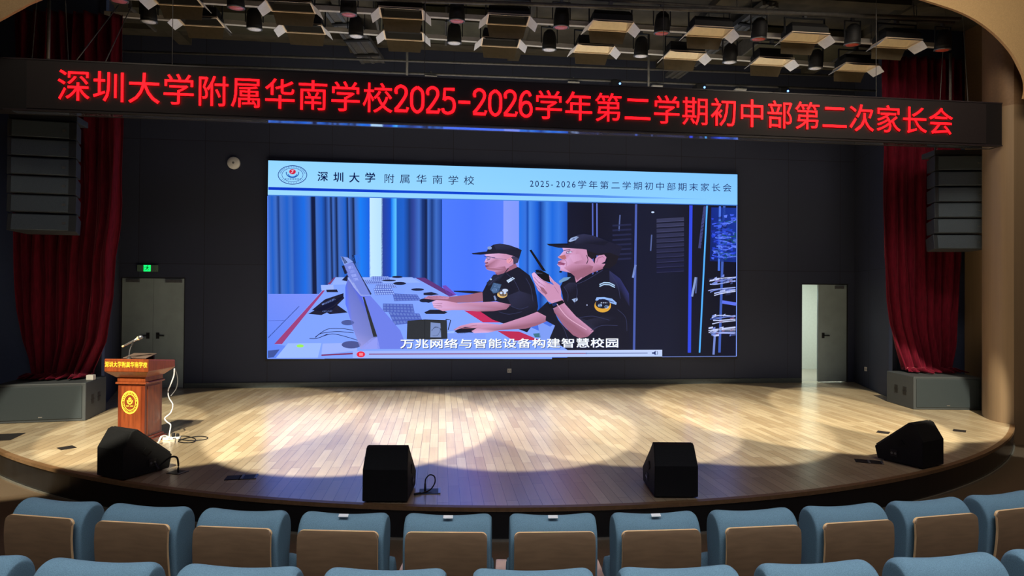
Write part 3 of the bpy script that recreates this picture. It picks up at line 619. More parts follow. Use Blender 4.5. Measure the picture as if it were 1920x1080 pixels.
pic.ell(*g1([(560, 226)])[0], 3.0, 2.6, (180, 150, 200), 12); ring(*g1([(560, 226)])[0], 3.4, 2.8, 0.7, (60, 60, 100), 14); pic.line(g1([(574, 222), (700, 238)]), 0.7, (70, 66, 110)); pic.ell(*g1([(556, 226)])[0], 1.3, 1.0, (40, 30, 60), 8)
pic.line(g1([(536, 284), (562, 288)]), 1.1, (110, 50, 80)); pic.line(g1([(534, 268), (552, 268)]), 0.8, (130, 80, 110)); pic.line(_curve(g1([(715, 240), (732, 232), (740, 244), (722, 262)])), 0.7, (150, 90, 120))
for q in ([(560, 440), (600, 400), (640, 372)], [(700, 345), (760, 400), (800, 480)], [(850, 380), (890, 460), (905, 560)], [(720, 590), (800, 620), (870, 600)], [(640, 640), (720, 660), (820, 640)]): pic.line(_curve(g1(q)), 0.9, (50, 54, 88))
pic.poly(g2([(300, 330), (360, 300), (470, 300), (520, 320), (500, 370), (440, 402), (380, 392), (350, 366)]), [SKIN, SKIN, SKIN, SKD, SKD, SKD, SKD, SKD]); pic.poly(g2([(340, 235), (420, 225), (440, 270), (370, 290)]), [(210, 160, 200), SKIN, SKIN, (206, 152, 190)])
pic.poly(g2([(322, 214), (352, 206), (362, 214), (345, 222), (326, 222)]), (200, 190, 225)); pic.ell(*g2([(338, 214)])[0], 1.5, 1.3, (30, 24, 50), 8); pic.line(g2([(318, 212), (345, 203), (364, 212)]), 0.8, (60, 40, 70))
pic.line(g2([(256, 290), (300, 296)]), 1.0, (110, 50, 80)); pic.line(_curve(g2([(300, 262), (322, 290), (318, 320)])), 0.7, (160, 104, 130)); pic.line(_curve(g2([(470, 235), (480, 270), (470, 300)])), 1.4, (60, 44, 60))
for q in ([(400, 450), (470, 420), (590, 348)], [(392, 450), (400, 520), (380, 600)], [(640, 360), (700, 460), (720, 560)], [(420, 700), (520, 690), (640, 720)], [(500, 800), (580, 760), (700, 760)], [(300, 470), (330, 520), (330, 580)], [(260, 720), (300, 780), (330, 860)], [(700, 640), (760, 700), (770, 800)]): pic.line(_curve(g2(q)), 1.0, (48, 52, 86))
pic.poly(g2([(300, 470), (340, 440), (385, 440), (400, 480), (350, 520)]), [BLK2, (38, 40, 66), BLK2, BLK, BLK]); pic.line(_curve(g2([(232, 640), (300, 740), (400, 830)])), 1.2, (150, 100, 130)); pic.line(_curve(g2([(250, 600), (330, 700), (470, 790)])), 1.6, (216, 166, 196))
for q in ([(100, 395), (150, 430), (195, 450)], [(105, 430), (160, 470)], [(195, 400), (222, 450)], [(230, 470), (262, 520)]): pic.line(_curve(g2(q)), 0.8, (156, 104, 140))
# picture frame block on the desk
pic.poly(g1([(0, 705), (70, 700), (240, 705), (245, 850), (110, 856), (-70, 852), (-65, 710)]), (40, 44, 52))
pic.layer()
pic.poly(g1([(115, 722), (190, 730), (196, 838), (112, 838)]), (120, 140, 190)); pic.line(_curve(g1([(120, 790), (150, 760), (190, 775), (170, 820), (130, 826)])), 1.6, (40, 50, 80)); pic.line(g1([(230, 700), (270, 705), (250, 780)]), 1.8, (30, 34, 60)); pic.line(g1([(70, 702), (70, 852)]), 0.8, (16, 18, 30))
# thin edge of the picture
pic.line([(1377, 387), (1376, 667)], 1.6, (120, 150, 240)); pic.line([(505, 369), (504.5, 671)], 1.4, (90, 140, 250)); pic.line([(505, 671), (663, 670.4)], 1.2, (120, 150, 240)); pic.line([(1238, 668), (1376, 667)], 1.2, (110, 130, 200))
disp = pic.build('display', M_PIC, scr)
# --- header
pic = Pic(); pic.l = 0.015
HB = (140, 205, 250); HB2 = (122, 190, 252)
pic.poly([TOPL, TOPR, (1378, 387), (505, 368.5)], [HB, HB2, (130, 196, 250), (150, 210, 250)])
pic.layer()
pic.poly([(506, 352.4), (940, 363.2), (1120, 367.8), (1320, 374.6), (1320, 375.2), (1120, 372), (940, 367.8), (506, 357.8)], [(0, 50, 190), (6, 70, 205), (20, 100, 215), HB2, HB2, (20, 100, 215), (6, 70, 205), (0, 50, 190)])
pic.poly([(505, 366.8), (1378, 385.4), (1378, 387), (505, 368.5)], (60, 120, 210))
pic.build('header', M_PIC, disp)
pic = Pic(); pic.l = 0.017
t6 = T(500, 290, 440 / 1920)
for ch, x, y in zip('深圳大学附属华南学校', (468, 596, 724, 852, 1006, 1135, 1268, 1398, 1526, 1654), (186, 192, 196, 196, 204, 206, 208, 212, 216, 218)):
    (px, py), = t6([(x, y)]); brush = x < 900
    pic.text([(ch, px, py, 20.5, 19.5 if brush else 18)], 0.012 if brush else 0.0, (8, 20, 70))
pic.build('header_title', M_PIC, disp); pic = Pic(); pic.l = 0.017
for i, ch in enumerate('2025-2026'): pic.text([(ch, 996 + i * 9.75, 345.8 + i * 0.19, 15.5, 16.5)], 0.0, (10, 26, 84))
pic.build('header_date', M_PIC, disp); pic = Pic(); pic.l = 0.017
for i, ch in enumerate('学年第二学期初中部期末家长会'): pic.text([(ch, 1089 + i * 20.75, 347.8 + i * 0.45, 17.5, 16)], 0.0, (10, 26, 84))
pic.build('header_subtitle', M_PIC, disp)
pic = Pic(); pic.l = 0.017
ex, ey = 551.0, 330.0
NAVY = (20, 50, 130)
ring(ex, ey, 26.5, 17.2, 1.3, NAVY); ring(ex, ey, 19.5, 12.6, 0.8, NAVY)
for i in range(14):
    a = PI * (1.08 + 0.84 * i / 13); pic.text([('学校'[i % 2], ex + 23 * math.cos(a), ey + 15 * math.sin(a), 3.6, 3.4)], 0.0, NAVY)
for i in range(12):
    a = PI * (0.12 + 0.76 * i / 11); pic.ell(ex + 23 * math.cos(a), ey + 15 * math.sin(a), 0.8, 0.6, NAVY, 6)
ring(ex, ey - 4, 11.5, 8.8, 1.6, (30, 80, 160), 24, -0.2, PI + 0.2); ring(ex, ey - 3.4, 8.5, 7.2, 1.6, (30, 100, 190), 20, 0.3, PI - 0.3)
for i in range(10): pic.line([(ex - 14 + i * 3.1, ey + 7.6), (ex - 12.4 + i * 3.1, ey + 7.6)], 1.8, NAVY)
pic.ell(ex, ey - 6, 6.2, 4.8, (196, 30, 60), 20); pic.layer()
pic.line(_curve([(ex + 3, ey - 9), (ex - 1.5, ey - 8), (ex + 1, ey - 6), (ex - 3, ey - 3.4)]), 1.1, (230, 190, 220))
pic.build('emblem', M_PIC, disp)
# --- caption and player bar
pic = Pic(); pic.l = 0.017
for dx, dy, c in ((1.0, 1.0, (30, 40, 90)), (0, 0, (240, 246, 255))):
    for i, ch in enumerate('万兆网络与智能设备构建智慧校园'):
        pic.text([(ch, 764 + i * 27.2 + dx, 643.6 - i * 0.12 + dy, 26.5, 18.5)], 0.014, c)
    pic.layer()
pic.build('caption', M_PIC, disp)
pic = Pic(); pic.l = 0.017
pic.poly([(663, 657), (1238, 655), (1238, 667.5), (663, 670)], [(150, 170, 245), (190, 205, 240), (180, 200, 240), (150, 175, 250)])
pic.layer()
pic.line([(693, 663), (1097, 661.6)], 1.5, (130, 40, 90)); pic.line([(1097, 661.6), (1211, 661)], 1.3, (70, 84, 140)); pic.ell(678, 663.4, 8, 5.6, (225, 40, 70), 20)
pic.poly([(1219, 659.6), (1222, 659.6), (1226, 656.6), (1226, 665), (1222, 662.4), (1219, 662.4)], (40, 56, 110)); ring(1226, 660.8, 3.6, 3.6, 0.9, (40, 56, 110), 10, -1, 1); pic.ell(1097, 661.6, 1.8, 1.4, (110, 120, 180), 10)
pic.layer(); pic.line([(676.5, 661), (676.5, 666)], 1.3, (255, 225, 230)); pic.line([(680, 661), (680, 666)], 1.3, (255, 225, 230))
pic.build('player_bar', M_PIC, disp)
# ------------------------------------------------------------------ LED banner
BY = 8.60
ban = thing('led_banner', 'long black sign beam with red glowing characters across the stage opening', 'sign', (0, BY, 0))
g = G(); g.bb(-7.3, 6.98, 0.0, 0.22, 4.185, 4.85); g.build('housing', mat('banner_black', rgb(20, 17, 20), 0.55), ban, bevel=0.01)
g = G(); g.bb(-6.7, 6.7, -0.012, -0.001, 4.215, 4.82); g.build('display_face', mat('banner_face', rgb(34, 26, 28), 0.6, noise=0.3, scale=300), ban)
txt = '深圳大学附属华南学校2025-2026学年第二学期初中部第二次家长会'
units = sum(1 if c in '0123456789-' else 2 for c in txt)
x0, x1 = -6.345, 6.15; u = (x1 - x0) / units; x = x0
g = G()
for ch in txt:
    half = ch in '0123456789-'; w = u if half else 2 * u
    vs, fs = char_geo(ch, 0.0, 0.088)
    if half: pts = [(x + a * 2 * u * 1.0, -0.030, 4.338 + b * 0.432) for a, b in vs]
    else: pts = [(x + 0.02 + (a - 0.03) * 2 * u * 0.98, -0.030, 4.345 + (b + 0.03) * 0.43) for a, b in vs]
    g.add(pts, fs); x += w
g.build('lettering', M_RED, ban, fix=False)
g = G(); g.bb(-6.98, 6.98, -0.006, 0.0, 4.185, 4.205); g.bb(-6.98, 6.98, -0.006, 0.0, 4.832, 4.85); g.build('edge_strip', mat('banner_edge', rgb(48, 40, 44), 0.4), ban)
g = G(); g.bb(-6.9, 6.9, 0.03, 0.15, 4.181, 4.186); g.build('polished_underside', mat('polished_underside', rgb(215, 220, 230), 0.06, 0.95, noise=0.03), ban)
for xx in (-5.0, -1.7, 1.7, 5.0):
    g = G(); g.cyl((xx, 0.11, 4.85), (xx, 0.11, CEIL), 0.005, n=6); g.build('hanging_rod', M_PIPE, ban)

# ------------------------------------------------------------------ curtains
def interp(tab, z):
    if z >= tab[0][0]: return tab[0][1]
    for (za, xa), (zb, xb) in zip(tab, tab[1:]):
        if z >= zb:
            t = (za - z) / (za - zb); t = t * t * (3 - 2 * t) if False else t
            return xa + (xb - xa) * t
    return tab[-1][1]
def curtain(sgn, inner, outer, label, seed):
    rnd = random.Random(seed); ph = [rnd.random() * 6 for _ in range(6)]
    inner = [(z, (x - EYE.x) * 1.0157 + EYE.x) for z, x in inner]; outer = [(z, (x - EYE.x) * 1.0157 + EYE.x) for z, x in outer]
    nu, nv = 150, 64; g = G(); rows = []
    for j in range(nv + 1):
        t = j / nv; z = 6.2 + (0.585 - 6.2) * t
        xi, xo = interp(inner, z), interp(outer, z)
        pinch = max(0, (1.4 - z)) / 0.85
        row = []
        for i in range(nu + 1):
            s = i / nu
            f = math.sin(s * 2 * PI * 8 + ph[0] + 0.5 * math.sin(z * 0.9 + ph[1]) + 2.2 * s) * 0.055 + math.sin(s * 2 * PI * 17 + ph[2] + z * 0.4) * 0.018 + math.sin(s * 2 * PI * 3 + ph[3] + z * 0.5) * 0.03
            y = 10.36 + f * (1 + 0.5 * pinch) - 0.10 * pinch ** 2 * math.sin(PI * s)
            xx = xi + (xo - xi) * s + 0.012 * math.sin(z * 3 + s * 30)
            row.append((xx, y, z))
        rows.append(row)
    # cloth pooled on the cabinet below
    last = rows[-1]
    for k, (dy, dz, sp) in enumerate(((-0.07, 0.05, 1.03), (-0.15, 0.045, 1.1), (-0.22, 0.022, 1.16), (-0.26, 0.004, 1.2), (-0.20, -0.012, 1.2))):
        cx = (last[0][0] + last[-1][0]) / 2
        rows.append([(cx + (p[0] - cx) * sp + sgn * 0.06 * k / 4, p[1] + dy * (0.7 + 0.3 * math.sin(i * 0.23 + ph[4])), p[2] + dz * (0.75 + 0.5 * math.sin(i * 0.4 + ph[5] + k))) for i, p in enumerate(last)])
    n = nu + 1
    g.add([p for r in rows for p in r], [(j * n + i, j * n + i + 1, (j + 1) * n + i + 1, (j + 1) * n + i) for j in range(len(rows) - 1) for i in range(nu)])
    o = g.build('stage_curtain', M_VELVET, smooth=True, fix=False)
    sd = o.modifiers.new('thickness', 'SOLIDIFY'); sd.thickness = 0.008
    return tag(o, label, 'curtain', None)
curtain(-1, [(6.2, -6.34), (3.25, -6.33), (2.9, -6.36), (2.43, -6.43), (1.78, -6.44), (1.13, -6.53), (0.65, -6.74)], [(6.2, -7.86), (3.0, -7.84), (1.6, -7.78), (1.13, -7.71), (0.6, -7.55)], 'red velvet curtain on the left, behind the left hanging speakers', 1)
curtain(1, [(6.2, 6.23), (2.6, 6.24), (1.86, 6.29), (1.4, 6.36), (1.02, 6.48), (0.6, 6.63)], [(6.2, 7.74), (2.6, 7.72), (1.86, 7.66), (1.02, 7.56), (0.6, 7.45)], 'red velvet curtain on the right, bottom lit bright by a stage spot', 5)

# ------------------------------------------------------------------ loudspeakers
def badge(g, x, y, z, w, h): g.bb(x - w / 2, x + w / 2, y - 0.006, y, z - h / 2, z + h / 2)
def line_array(loc, rz, label):
    t = thing('line_array_speaker', label, 'loudspeaker', loc, rz, 'hanging loudspeaker columns'); t.scale = (0.92, 0.92, 1.0)
    g = G(); g.bb(-0.46, 0.46, 0.02, 0.42, 0.0, 0.085)
    for sx in (-0.44, 0.44): g.cyl((sx, 0.03, 0.085), (sx, 0.03, 0.13), 0.016, n=8)
    g.build('rigging_frame', M_CAB, t, bevel=0.006)
    g = G()
    for sx in (-0.3, 0.3): g.cyl((sx, 0.22, 0.085), (sx * 0.5, 0.22, 2.5), 0.006, n=6)
    g.build('hanging_cable', M_PIPE, t)
    tilt = [0, 0.5, 1.5, 3, 5, 9]; z = -0.012; y = 0.0; h = 0.262
    for k in range(6):
        a = math.radians(tilt[k])
        def pt(px, d, dz): return (px, y + d * math.cos(a) - dz * math.sin(a) * -1, z + dz * math.cos(a) - d * math.sin(a) * 0.6)
        g = G()
        ring = lambda px: [pt(px, 0.0, 0), pt(px, 0.0, -h + 0.014), pt(px * 0.78, 0.42, -h + 0.03), pt(px * 0.78, 0.42, -0.016)]
        g.loft([ring(-0.465), ring(0.465)]); c = g.build('cabinet', M_CAB, t, bevel=0.008)
        g = G(); g.loft([[pt(-0.40, -0.002, -0.012), pt(-0.40, -0.012, -0.02), pt(-0.40, -0.012, -h + 0.032), pt(-0.40, -0.002, -h + 0.024)], [pt(0.36, -0.002, -0.012), pt(0.36, -0.012, -0.02), pt(0.36, -0.012, -h + 0.032), pt(0.36, -0.002, -h + 0.024)]])
        g.build('grille', M_GRILLE, c)
        g = G(); p = pt(0.30, -0.012, -h * 0.5); badge(g, p[0], p[1], p[2], 0.05, 0.035 if loc[0] < 0 else 0.014); g.build('badge', M_GREYMET, c)
        z -= h * math.cos(a); y += h * math.sin(a)
    return t
line_array((-7.03, 9.48, 4.30), math.radians(7), 'black line array loudspeaker hanging on the left in front of curtain')
line_array((7.10, 9.48, 4.26), math.radians(-10), 'black line array loudspeaker hanging on the right beside the wood pillar')

def subwoofer(loc, rz, label, inner):
    t = thing('subwoofer', label, 'loudspeaker', loc, rz, 'floor subwoofers')
    g = G(); g.bb(-0.565, 0.565, 0.0, 0.80, 0.0, 0.555); c = g.build('cabinet', M_CABG, t, bevel=0.012)
    g = G(); g.bb(-0.52, 0.52, -0.014, 0.0, 0.04, 0.515); g.build('grille', M_GRILLES, t, bevel=0.006)
    for d in (0.25, 0.50):
        g = G()
        for dz in (0.32, 0.24): g.bb(inner * 0.56, inner * 0.569, d - 0.045, d + 0.045, dz - 0.028, dz + 0.028)
        g.bb(inner * 0.56, inner * 0.572, d - 0.055, d + 0.055, 0.272, 0.288)
        g.build('handle', M_CABLEB, t)
    g = G(); badge(g, 0.0, -0.014, 0.075, 0.05, 0.014); g.build('badge', M_SILVER, t)
    return t
def sub_at(corner, rz, inner, label):
    q = Matrix.Rotation(rz, 3, 'Z') @ Vector((inner * 0.565, 0, 0))
    return subwoofer((corner[0] - q.x, corner[1] - q.y, 0), rz, label, inner)
sub_at((-6.595, 9.825), math.radians(8), 1, 'large dark subwoofer on the stage floor under the left curtain')
sub_at((6.466, 9.755), math.radians(-8), -1, 'large dark subwoofer on the stage floor under the right curtain')
g = G(); g.bb(-0.05, 0.05, -0.04, 0.04, 0, 0.075); o = g.build('socket_box', M_PALE, bevel=0.006); o.location = (-6.69, 10.14, 0.556); tag(o, 'small pale box standing on the left subwoofer beside the curtain', 'box')

def wedge(A, B, label, plug_side):
    A = Vector((A[0], A[1], 0)); B = Vector((B[0], B[1], 0)); d = B - A; rz = math.atan2(d.y, d.x)
    t = thing('floor_monitor', label, 'loudspeaker', ((A + B) / 2), rz, 'wedge monitors along the stage edge')
    prof = [(0.0, 0.012), (0.0, 0.30), (0.10, 0.475), (0.14, 0.49), (0.545, 0.15), (0.51, 0.012)]
    g = G(); g.loft([[(sx * (0.205 if z < 0.32 else 0.192), y, z) for y, z in prof] for sx in (-1, 1)]); g.build('cabinet', M_WEDGE, t, bevel=0.01)
    g = G(); n = Vector((0, 0.34, 0.405)).normalized()
    a, b = Vector((0, 0.158, 0.476)), Vector((0, 0.532, 0.162))
    g.loft([[(-0.185, *(a.yz)), (0.185, *(a.yz)), (0.185, *((a + n * 0.012).yz)), (-0.185, *((a + n * 0.012).yz))], [(-0.185, *(b.yz)), (0.185, *(b.yz)), (0.185, *((b + n * 0.012).yz)), (-0.185, *((b + n * 0.012).yz))]])
    g.build('grille', M_GRILLED, t)
    for sx in (-1, 1):
        g = G(); q = [(0.20, 0.235), (0.245, 0.285), (0.30, 0.245), (0.255, 0.195)]
        g.loft([[(sx * 0.196, y, z) for y, z in q], [(sx * 0.2075, y, z) for y, z in q]]); g.build('handle', mat('recess_black', rgb(6, 6, 6), 0.9), t)
    g = G(); g.bb(plug_side * 0.204, plug_side * 0.209, 0.28, 0.36, 0.075, 0.15); jp = g.build('jack_plate', M_BLACK, t)
    g = G()
    for yy in (0.30, 0.34): g.cyl((plug_side * 0.208, yy, 0.112), (plug_side * 0.214, yy, 0.112), 0.013, n=10)
    g.build('socket', M_GREYMET, jp)
    g = G()
    for sx in (-0.16, 0.16):
        for yy in (0.05, 0.44): g.cyl((sx, yy, 0), (sx, yy, 0.014), 0.018, n=8)
    g.build('rubber_foot', M_BLACK, t)
    return t
wedge((-4.941, 6.884), (-4.593, 6.67), 'black wedge monitor speaker in front of the wooden lectern', 1)
wedge((-2.14, 5.80), (-1.74, 5.76), 'black wedge monitor left of centre beside a looped black cable', 1)
wedge((0.55, 5.69), (0.945, 5.645), 'black wedge monitor right of centre on the stage edge', -1)
wedge((3.835, 6.36), (4.187, 6.50), 'black wedge monitor turned sideways near the right stage end', -1)

# ------------------------------------------------------------------ lectern
LRZ = math.radians(-10); LXY = (-5.210, 8.415); LSC = 0.767
lec = thing('lectern', 'brown wooden lectern with gold characters and round gold crest', 'lectern', (LXY[0], LXY[1], 0), LRZ)
lec.scale = (LSC, LSC, 1)
g = G(); g.bb(-0.28, 0.28, -0.28, 0.28, 0, 0.06); g.bb(-0.25, 0.25, -0.25, 0.25, 0.06, 0.09); g.build('plinth', M_LWOOD2, lec, bevel=0.006)
g = G(); g.bb(-0.225, 0.225, -0.225, 0.225, 0.09, 0.75); g.build('column', M_LWOOD2, lec, bevel=0.004)
for k in range(4):
    g = G(); g.bb(-0.165, 0.165, -0.232, -0.226, 0.12, 0.72)
    o = g.build('column_panel', M_LWOOD, lec, bevel=0.004); o.rotation_euler = (0, 0, k * PI / 2)
g = G(); g.bb(-0.255, 0.255, -0.255, 0.255, 0.75, 0.775); g.bb(-0.235, 0.235, -0.235, 0.235, 0.775, 0.835); g.build('collar', M_LWOOD, lec, bevel=0.008)
g = G()
def sq(r, z, fz=0.0): return [(-r, -r, z), (r, -r, z), (r, r, z), (-r, r, z)]
g.loft([sq(0.245, 0.835), sq(0.355, 0.91)]); g.build('flared_neck', M_LWOOD, lec)
g = G(); g.loft([[(-0.365, -0.36, 0.91), (0.365, -0.36, 0.91), (0.365, 0.36, 0.91), (-0.365, 0.36, 0.91)], [(-0.365, -0.36, 1.07), (0.365, -0.36, 1.07), (0.365, 0.36, 1.01), (-0.365, 0.36, 1.01)]]); slab = g.build('desk_top', M_LWOOD, lec, bevel=0.012)
g = G(); w = 0.069
for i, ch in enumerate('深圳大学附属华南学校'):
    vs, fs = bold(ch, 0.02); cx = -0.352 + w * 1.02 * i
    g.add([(cx + a * w, -0.364, 0.972 + (b + 0.05) * 0.072) for a, b in vs], fs)
g.build('lettering', M_GOLD, slab, fix=False)
g = G(); ez = 0.525; ey_ = -0.2345; R0 = 0.135; exx = -0.02
def ringxz(g, r, w, n=36, a0=0, a1=2 * PI, cz=ez):
    vs, fs = ribbon([(exx + r * math.cos(a0 + (a1 - a0) * i / n), cz + r * math.sin(a0 + (a1 - a0) * i / n)) for i in range(n + 1)], w)
    g.add([(a, ey_, b) for a, b in vs], fs)
ringxz(g, R0, 0.016); ringxz(g, R0 * 0.72, 0.008)
for i in range(13):
    a = PI * (0.06 + 0.88 * i / 12); g.box((exx + R0 * 0.86 * math.cos(a), ey_, ez + R0 * 0.86 * math.sin(a)), (0.013, 0.002, 0.015), Matrix.Rotation(PI / 2 - a, 3, 'Y'))
for i in range(16):
    a = -PI * (0.06 + 0.88 * i / 15); g.box((exx + R0 * 0.86 * math.cos(a), ey_, ez + R0 * 0.86 * math.sin(a)), (0.007, 0.002, 0.010), Matrix.Rotation(PI / 2 - a, 3, 'Y'))
ringxz(g, 0.042, 0.014, 20, PI * 0.95, 2 * PI + 0.15, ez + 0.022); ringxz(g, 0.028, 0.008, 16, PI, 2 * PI, ez + 0.012)
vs, fs = ribbon(_curve([(exx + 0.016, ez + 0.052), (exx - 0.012, ez + 0.045), (exx + 0.012, ez + 0.028), (exx - 0.014, ez + 0.014)]), 0.011); g.add([(a, ey_ - 0.001, b) for a, b in vs], fs)
ringxz(g, 0.026, 0.005, 20, 0, 2 * PI, ez + 0.034); g.bb(exx - 0.06, exx - 0.008, ey_ - 0.001, ey_ + 0.001, ez - 0.05, ez - 0.04); g.bb(exx + 0.008, exx + 0.06, ey_ - 0.001, ey_ + 0.001, ez - 0.05, ez - 0.04)
g.build('crest', M_GOLD, lec, fix=False)
Lm = Matrix.Translation((LXY[0], LXY[1], 0)) @ Matrix.Rotation(LRZ, 4, 'Z') @ Matrix.Diagonal((LSC, LSC, 1, 1))
def L2(p): return Lm @ Vector(p)
bd = thing('reading_board', 'dark flat reading board lying on the lectern top behind the microphone stand', 'board', L2((-0.03, 0.02, 1.045)), LRZ)
g = G(); g.box((0, 0, 0.036), (0.30, 0.22, 0.010), Matrix.Rotation(math.radians(10), 3, 'X')); g.build('panel', mat('board_dark', rgb(84, 70, 62), 0.5), bd, bevel=0.003)
g = G(); g.bb(-0.13, 0.13, -0.09, -0.07, -0.002, 0.020); g.bb(-0.13, 0.13, 0.075, 0.095, -0.016, 0.045); g.build('foot_strip', M_BLACK, bd)
ms = thing('microphone_stand', 'thin curved gooseneck microphone stand on the lectern top', 'stand', L2((-0.03, -0.25, 1.062)), LRZ)
g = G(); g.lathe([(0.035, 0), (0.035, 0.008), (0.02, 0.02), (0.008, 0.03)], 18); g.build('base', M_BLACK, ms, smooth=True)
g = G(); g.tube(smooth_pts([(0, 0, 0.02), (0.002, 0, 0.07), (0.012, 0, 0.12), (0.03, 0, 0.16), (0.042, 0, 0.178)]), 0.006); g.build('gooseneck', M_GREYMET, ms, smooth=True)
g = G(); g.cyl((0.034, 0, 0.166), (0.054, 0, 0.212), 0.013, 0.016, 12); g.build('clip', M_BLACK, ms)
mc = thing('microphone', 'silver handheld microphone tilted in its clip above the lectern', 'microphone', Vector(ms.location) + Vector((0.056, -0.01, 0.224)), LRZ)
mc.rotation_euler = (0, math.radians(63), LRZ); mc.scale = (0.8, 0.8, 0.8)
g = G(); g.lathe([(0.013, -0.17), (0.015, -0.165), (0.017, 0.0), (0.022, 0.07)], 16); g.build('body', M_SILVER, mc, smooth=True)
g = G(); g.lathe([(0.026, 0.07), (0.030, 0.075), (0.030, 0.088), (0.026, 0.093)], 18); g.build('collar_ring', M_PLYEDGE, mc, smooth=True)
g = G(); g.lathe([(0.024, 0.093), (0.033, 0.11), (0.033, 0.13), (0.022, 0.15), (0.006, 0.157)], 18); g.build('mesh_head', mat('mic_mesh', rgb(120, 122, 128), 0.4, 0.7, noise=0.5, scale=300), mc, smooth=True)
g = G(); g.lathe([(0.010, -0.205), (0.016, -0.2), (0.013, -0.17)], 12); g.build('antenna_cap', M_PLYEDGE, mc)
# cables behind and below the lectern
pts = [on_y(x, y, Y) for x, y, Y in ((327, 691, 8.62), (326, 704, 8.63), (321, 718, 8.63), (315, 733, 8.62), (317, 746, 8.62), (324, 759, 8.60), (320, 774, 8.58), (309, 784, 8.55), (313, 791, 8.53), (320, 797, 8.52), (318, 812, 8.5), (318, 821, 8.48))]
g = G(); g.tube(smooth_pts(pts, 4), 0.008); tag(g.build('wrapped_cable', M_CABLEW, smooth=True), 'white wrapped cable hanging from the lectern corner down to the floor', 'cable')
pts = [on_y(x, y, Y) for x, y, Y in ((328, 692, 8.66), (332, 704, 8.70), (333, 716, 8.72), (330, 729, 8.72), (323, 739, 8.70), (320, 742, 8.69))]
g = G(); g.tube(smooth_pts(pts, 8), 0.006); tag(g.build('thin_cable', M_GREYMET, smooth=True), 'thin grey cable looping behind the white wrapped cable at the lectern', 'cable')
ps = thing('power_strip', 'white power strip on the stage floor beside the lectern foot', 'power strip', on_z(322, 824, 0), math.radians(10))
g = G(); g.bb(-0.10, 0.10, -0.035, 0.035, 0.0, 0.035); g.build('body', M_WHITE, ps, bevel=0.008)
g = G()
for i in range(4): g.bb(-0.09 + i * 0.046, -0.06 + i * 0.046, -0.018, 0.018, 0.035, 0.037)
g.build('socket_face', M_BLACK, ps)
g = G(); g.bb(0.0, 0.035, -0.025, 0.025, 0.037, 0.08); g.bb(0.05, 0.085, -0.022, 0.022, 0.037, 0.07); g.build('plug', M_BLACK, ps, bevel=0.005)
pts = [on_z(318, 822, 0.04), on_z(311, 818, 0.07), on_z(303, 819, 0.08), on_z(299, 826, 0.05), on_z(297, 831, 0.014), on_z(290, 833, 0.013), on_z(283, 832, 0.013)]
g = G(); g.tube(smooth_pts(pts, 6), 0.013); tag(g.build('white_cord', M_CABLEW, smooth=True), 'short white cord arching from the power strip towards the wedge monitor', 'cable')
pts = [tuple(on_z(325, 822, 0.07))] + [tuple(on_z(x, y, 0.007)) for x, y in ((330, 822), (338, 824), (360, 826), (384, 824), (389, 820), (375, 818), (352, 821), (334, 827), (345, 830), (362, 829), (366, 823), (350, 818), (335, 818))]
g = G(); g.tube(smooth_pts(pts, 6), 0.006); tag(g.build('black_cord', M_CABLEB, smooth=True), 'thin black cord looped on the stage floor right of the lectern', 'cable')

# floor boxes and cables near the wedges
def floor_box(px, py, sx, sy, label, rz=0.0, name='floor_socket'):
    p = on_z(px, py, 0.0); t = thing(name, label, 'floor socket', (p.x, p.y, 0), rz, 'floor socket plates')
    g = G(); g.bb(-sx / 2, sx / 2, -sy / 2, sy / 2, 0.0005, 0.006); g.build('plate', mat('floor_plate', rgb(34, 30, 30), 0.4), t)
    return t
def lid(t, sx, sy):
    g = G(); g.bb(sx / 2 - 0.02, sx / 2, -sy / 2, sy / 2, 0.006, 0.012); g.build('hinge_edge', M_SILVER, t)
floor_box(125, 840, 0.16, 0.16, 'dark square floor plate at the left stage end', math.radians(45))
floor_box(1656, 811, 0.15, 0.15, 'dark square floor plate behind the right end wedge monitor', math.radians(45))
floor_box(1799, 808, 0.15, 0.15, 'dark square floor plate in front of the right subwoofer', math.radians(45))
floor_box(8, 820, 0.30, 0.42, 'dark floor hatch at the far left of the stage', math.radians(10), 'floor_hatch')
t = floor_box(440, 896, 0.17, 0.15, 'left plate of the socket pair in front of the left spot pool', 0.1); lid(t, 0.17, 0.15)
t = floor_box(466, 895, 0.17, 0.15, 'right plate of the socket pair in front of the left spot pool', 0.1); lid(t, 0.17, 0.15)
t = floor_box(1617, 865, 0.15, 0.15, 'left plate of the socket pair beside the right end wedge', -0.5); lid(t, 0.15, 0.15)
t = floor_box(1642, 867, 0.15, 0.15, 'right plate of the socket pair beside the right end wedge', -0.5); lid(t, 0.15, 0.15)
t = floor_box(333, 886, 0.16, 0.14, 'floor plate by the tip of the left wedge monitor', -0.4); lid(t, 0.16, 0.14)
t = floor_box(806, 922, 0.20, 0.16, 'floor plate under the looped cable beside the centre left wedge', 0.0); lid(t, 0.20, 0.16)
p0 = on_z(797, 919, 0.01)
cb = thing('looped_cable', 'black cable loop with plugs standing on the stage beside the centre left wedge', 'cable', (p0.x, p0.y, 0.0)); cb.scale = (0.62, 0.62, 0.62)
g = G(); g.tube(smooth_pts([(0.0, 0.0, 0.12), (0.01, 0.0, 0.19), (0.07, 0.0, 0.25), (0.14, 0.01, 0.22), (0.15, 0.0, 0.13), (0.09, -0.03, 0.04), (0.0, -0.10, 0.014), (-0.07, -0.15, 0.012)], 6), 0.010); g.build('cord', M_CABLEB, cb, smooth=True)
g = G(); g.cyl((0, 0, 0.0), (0, 0, 0.12), 0.018, 0.013, 12); g.build('plug', M_BLACK, cb)
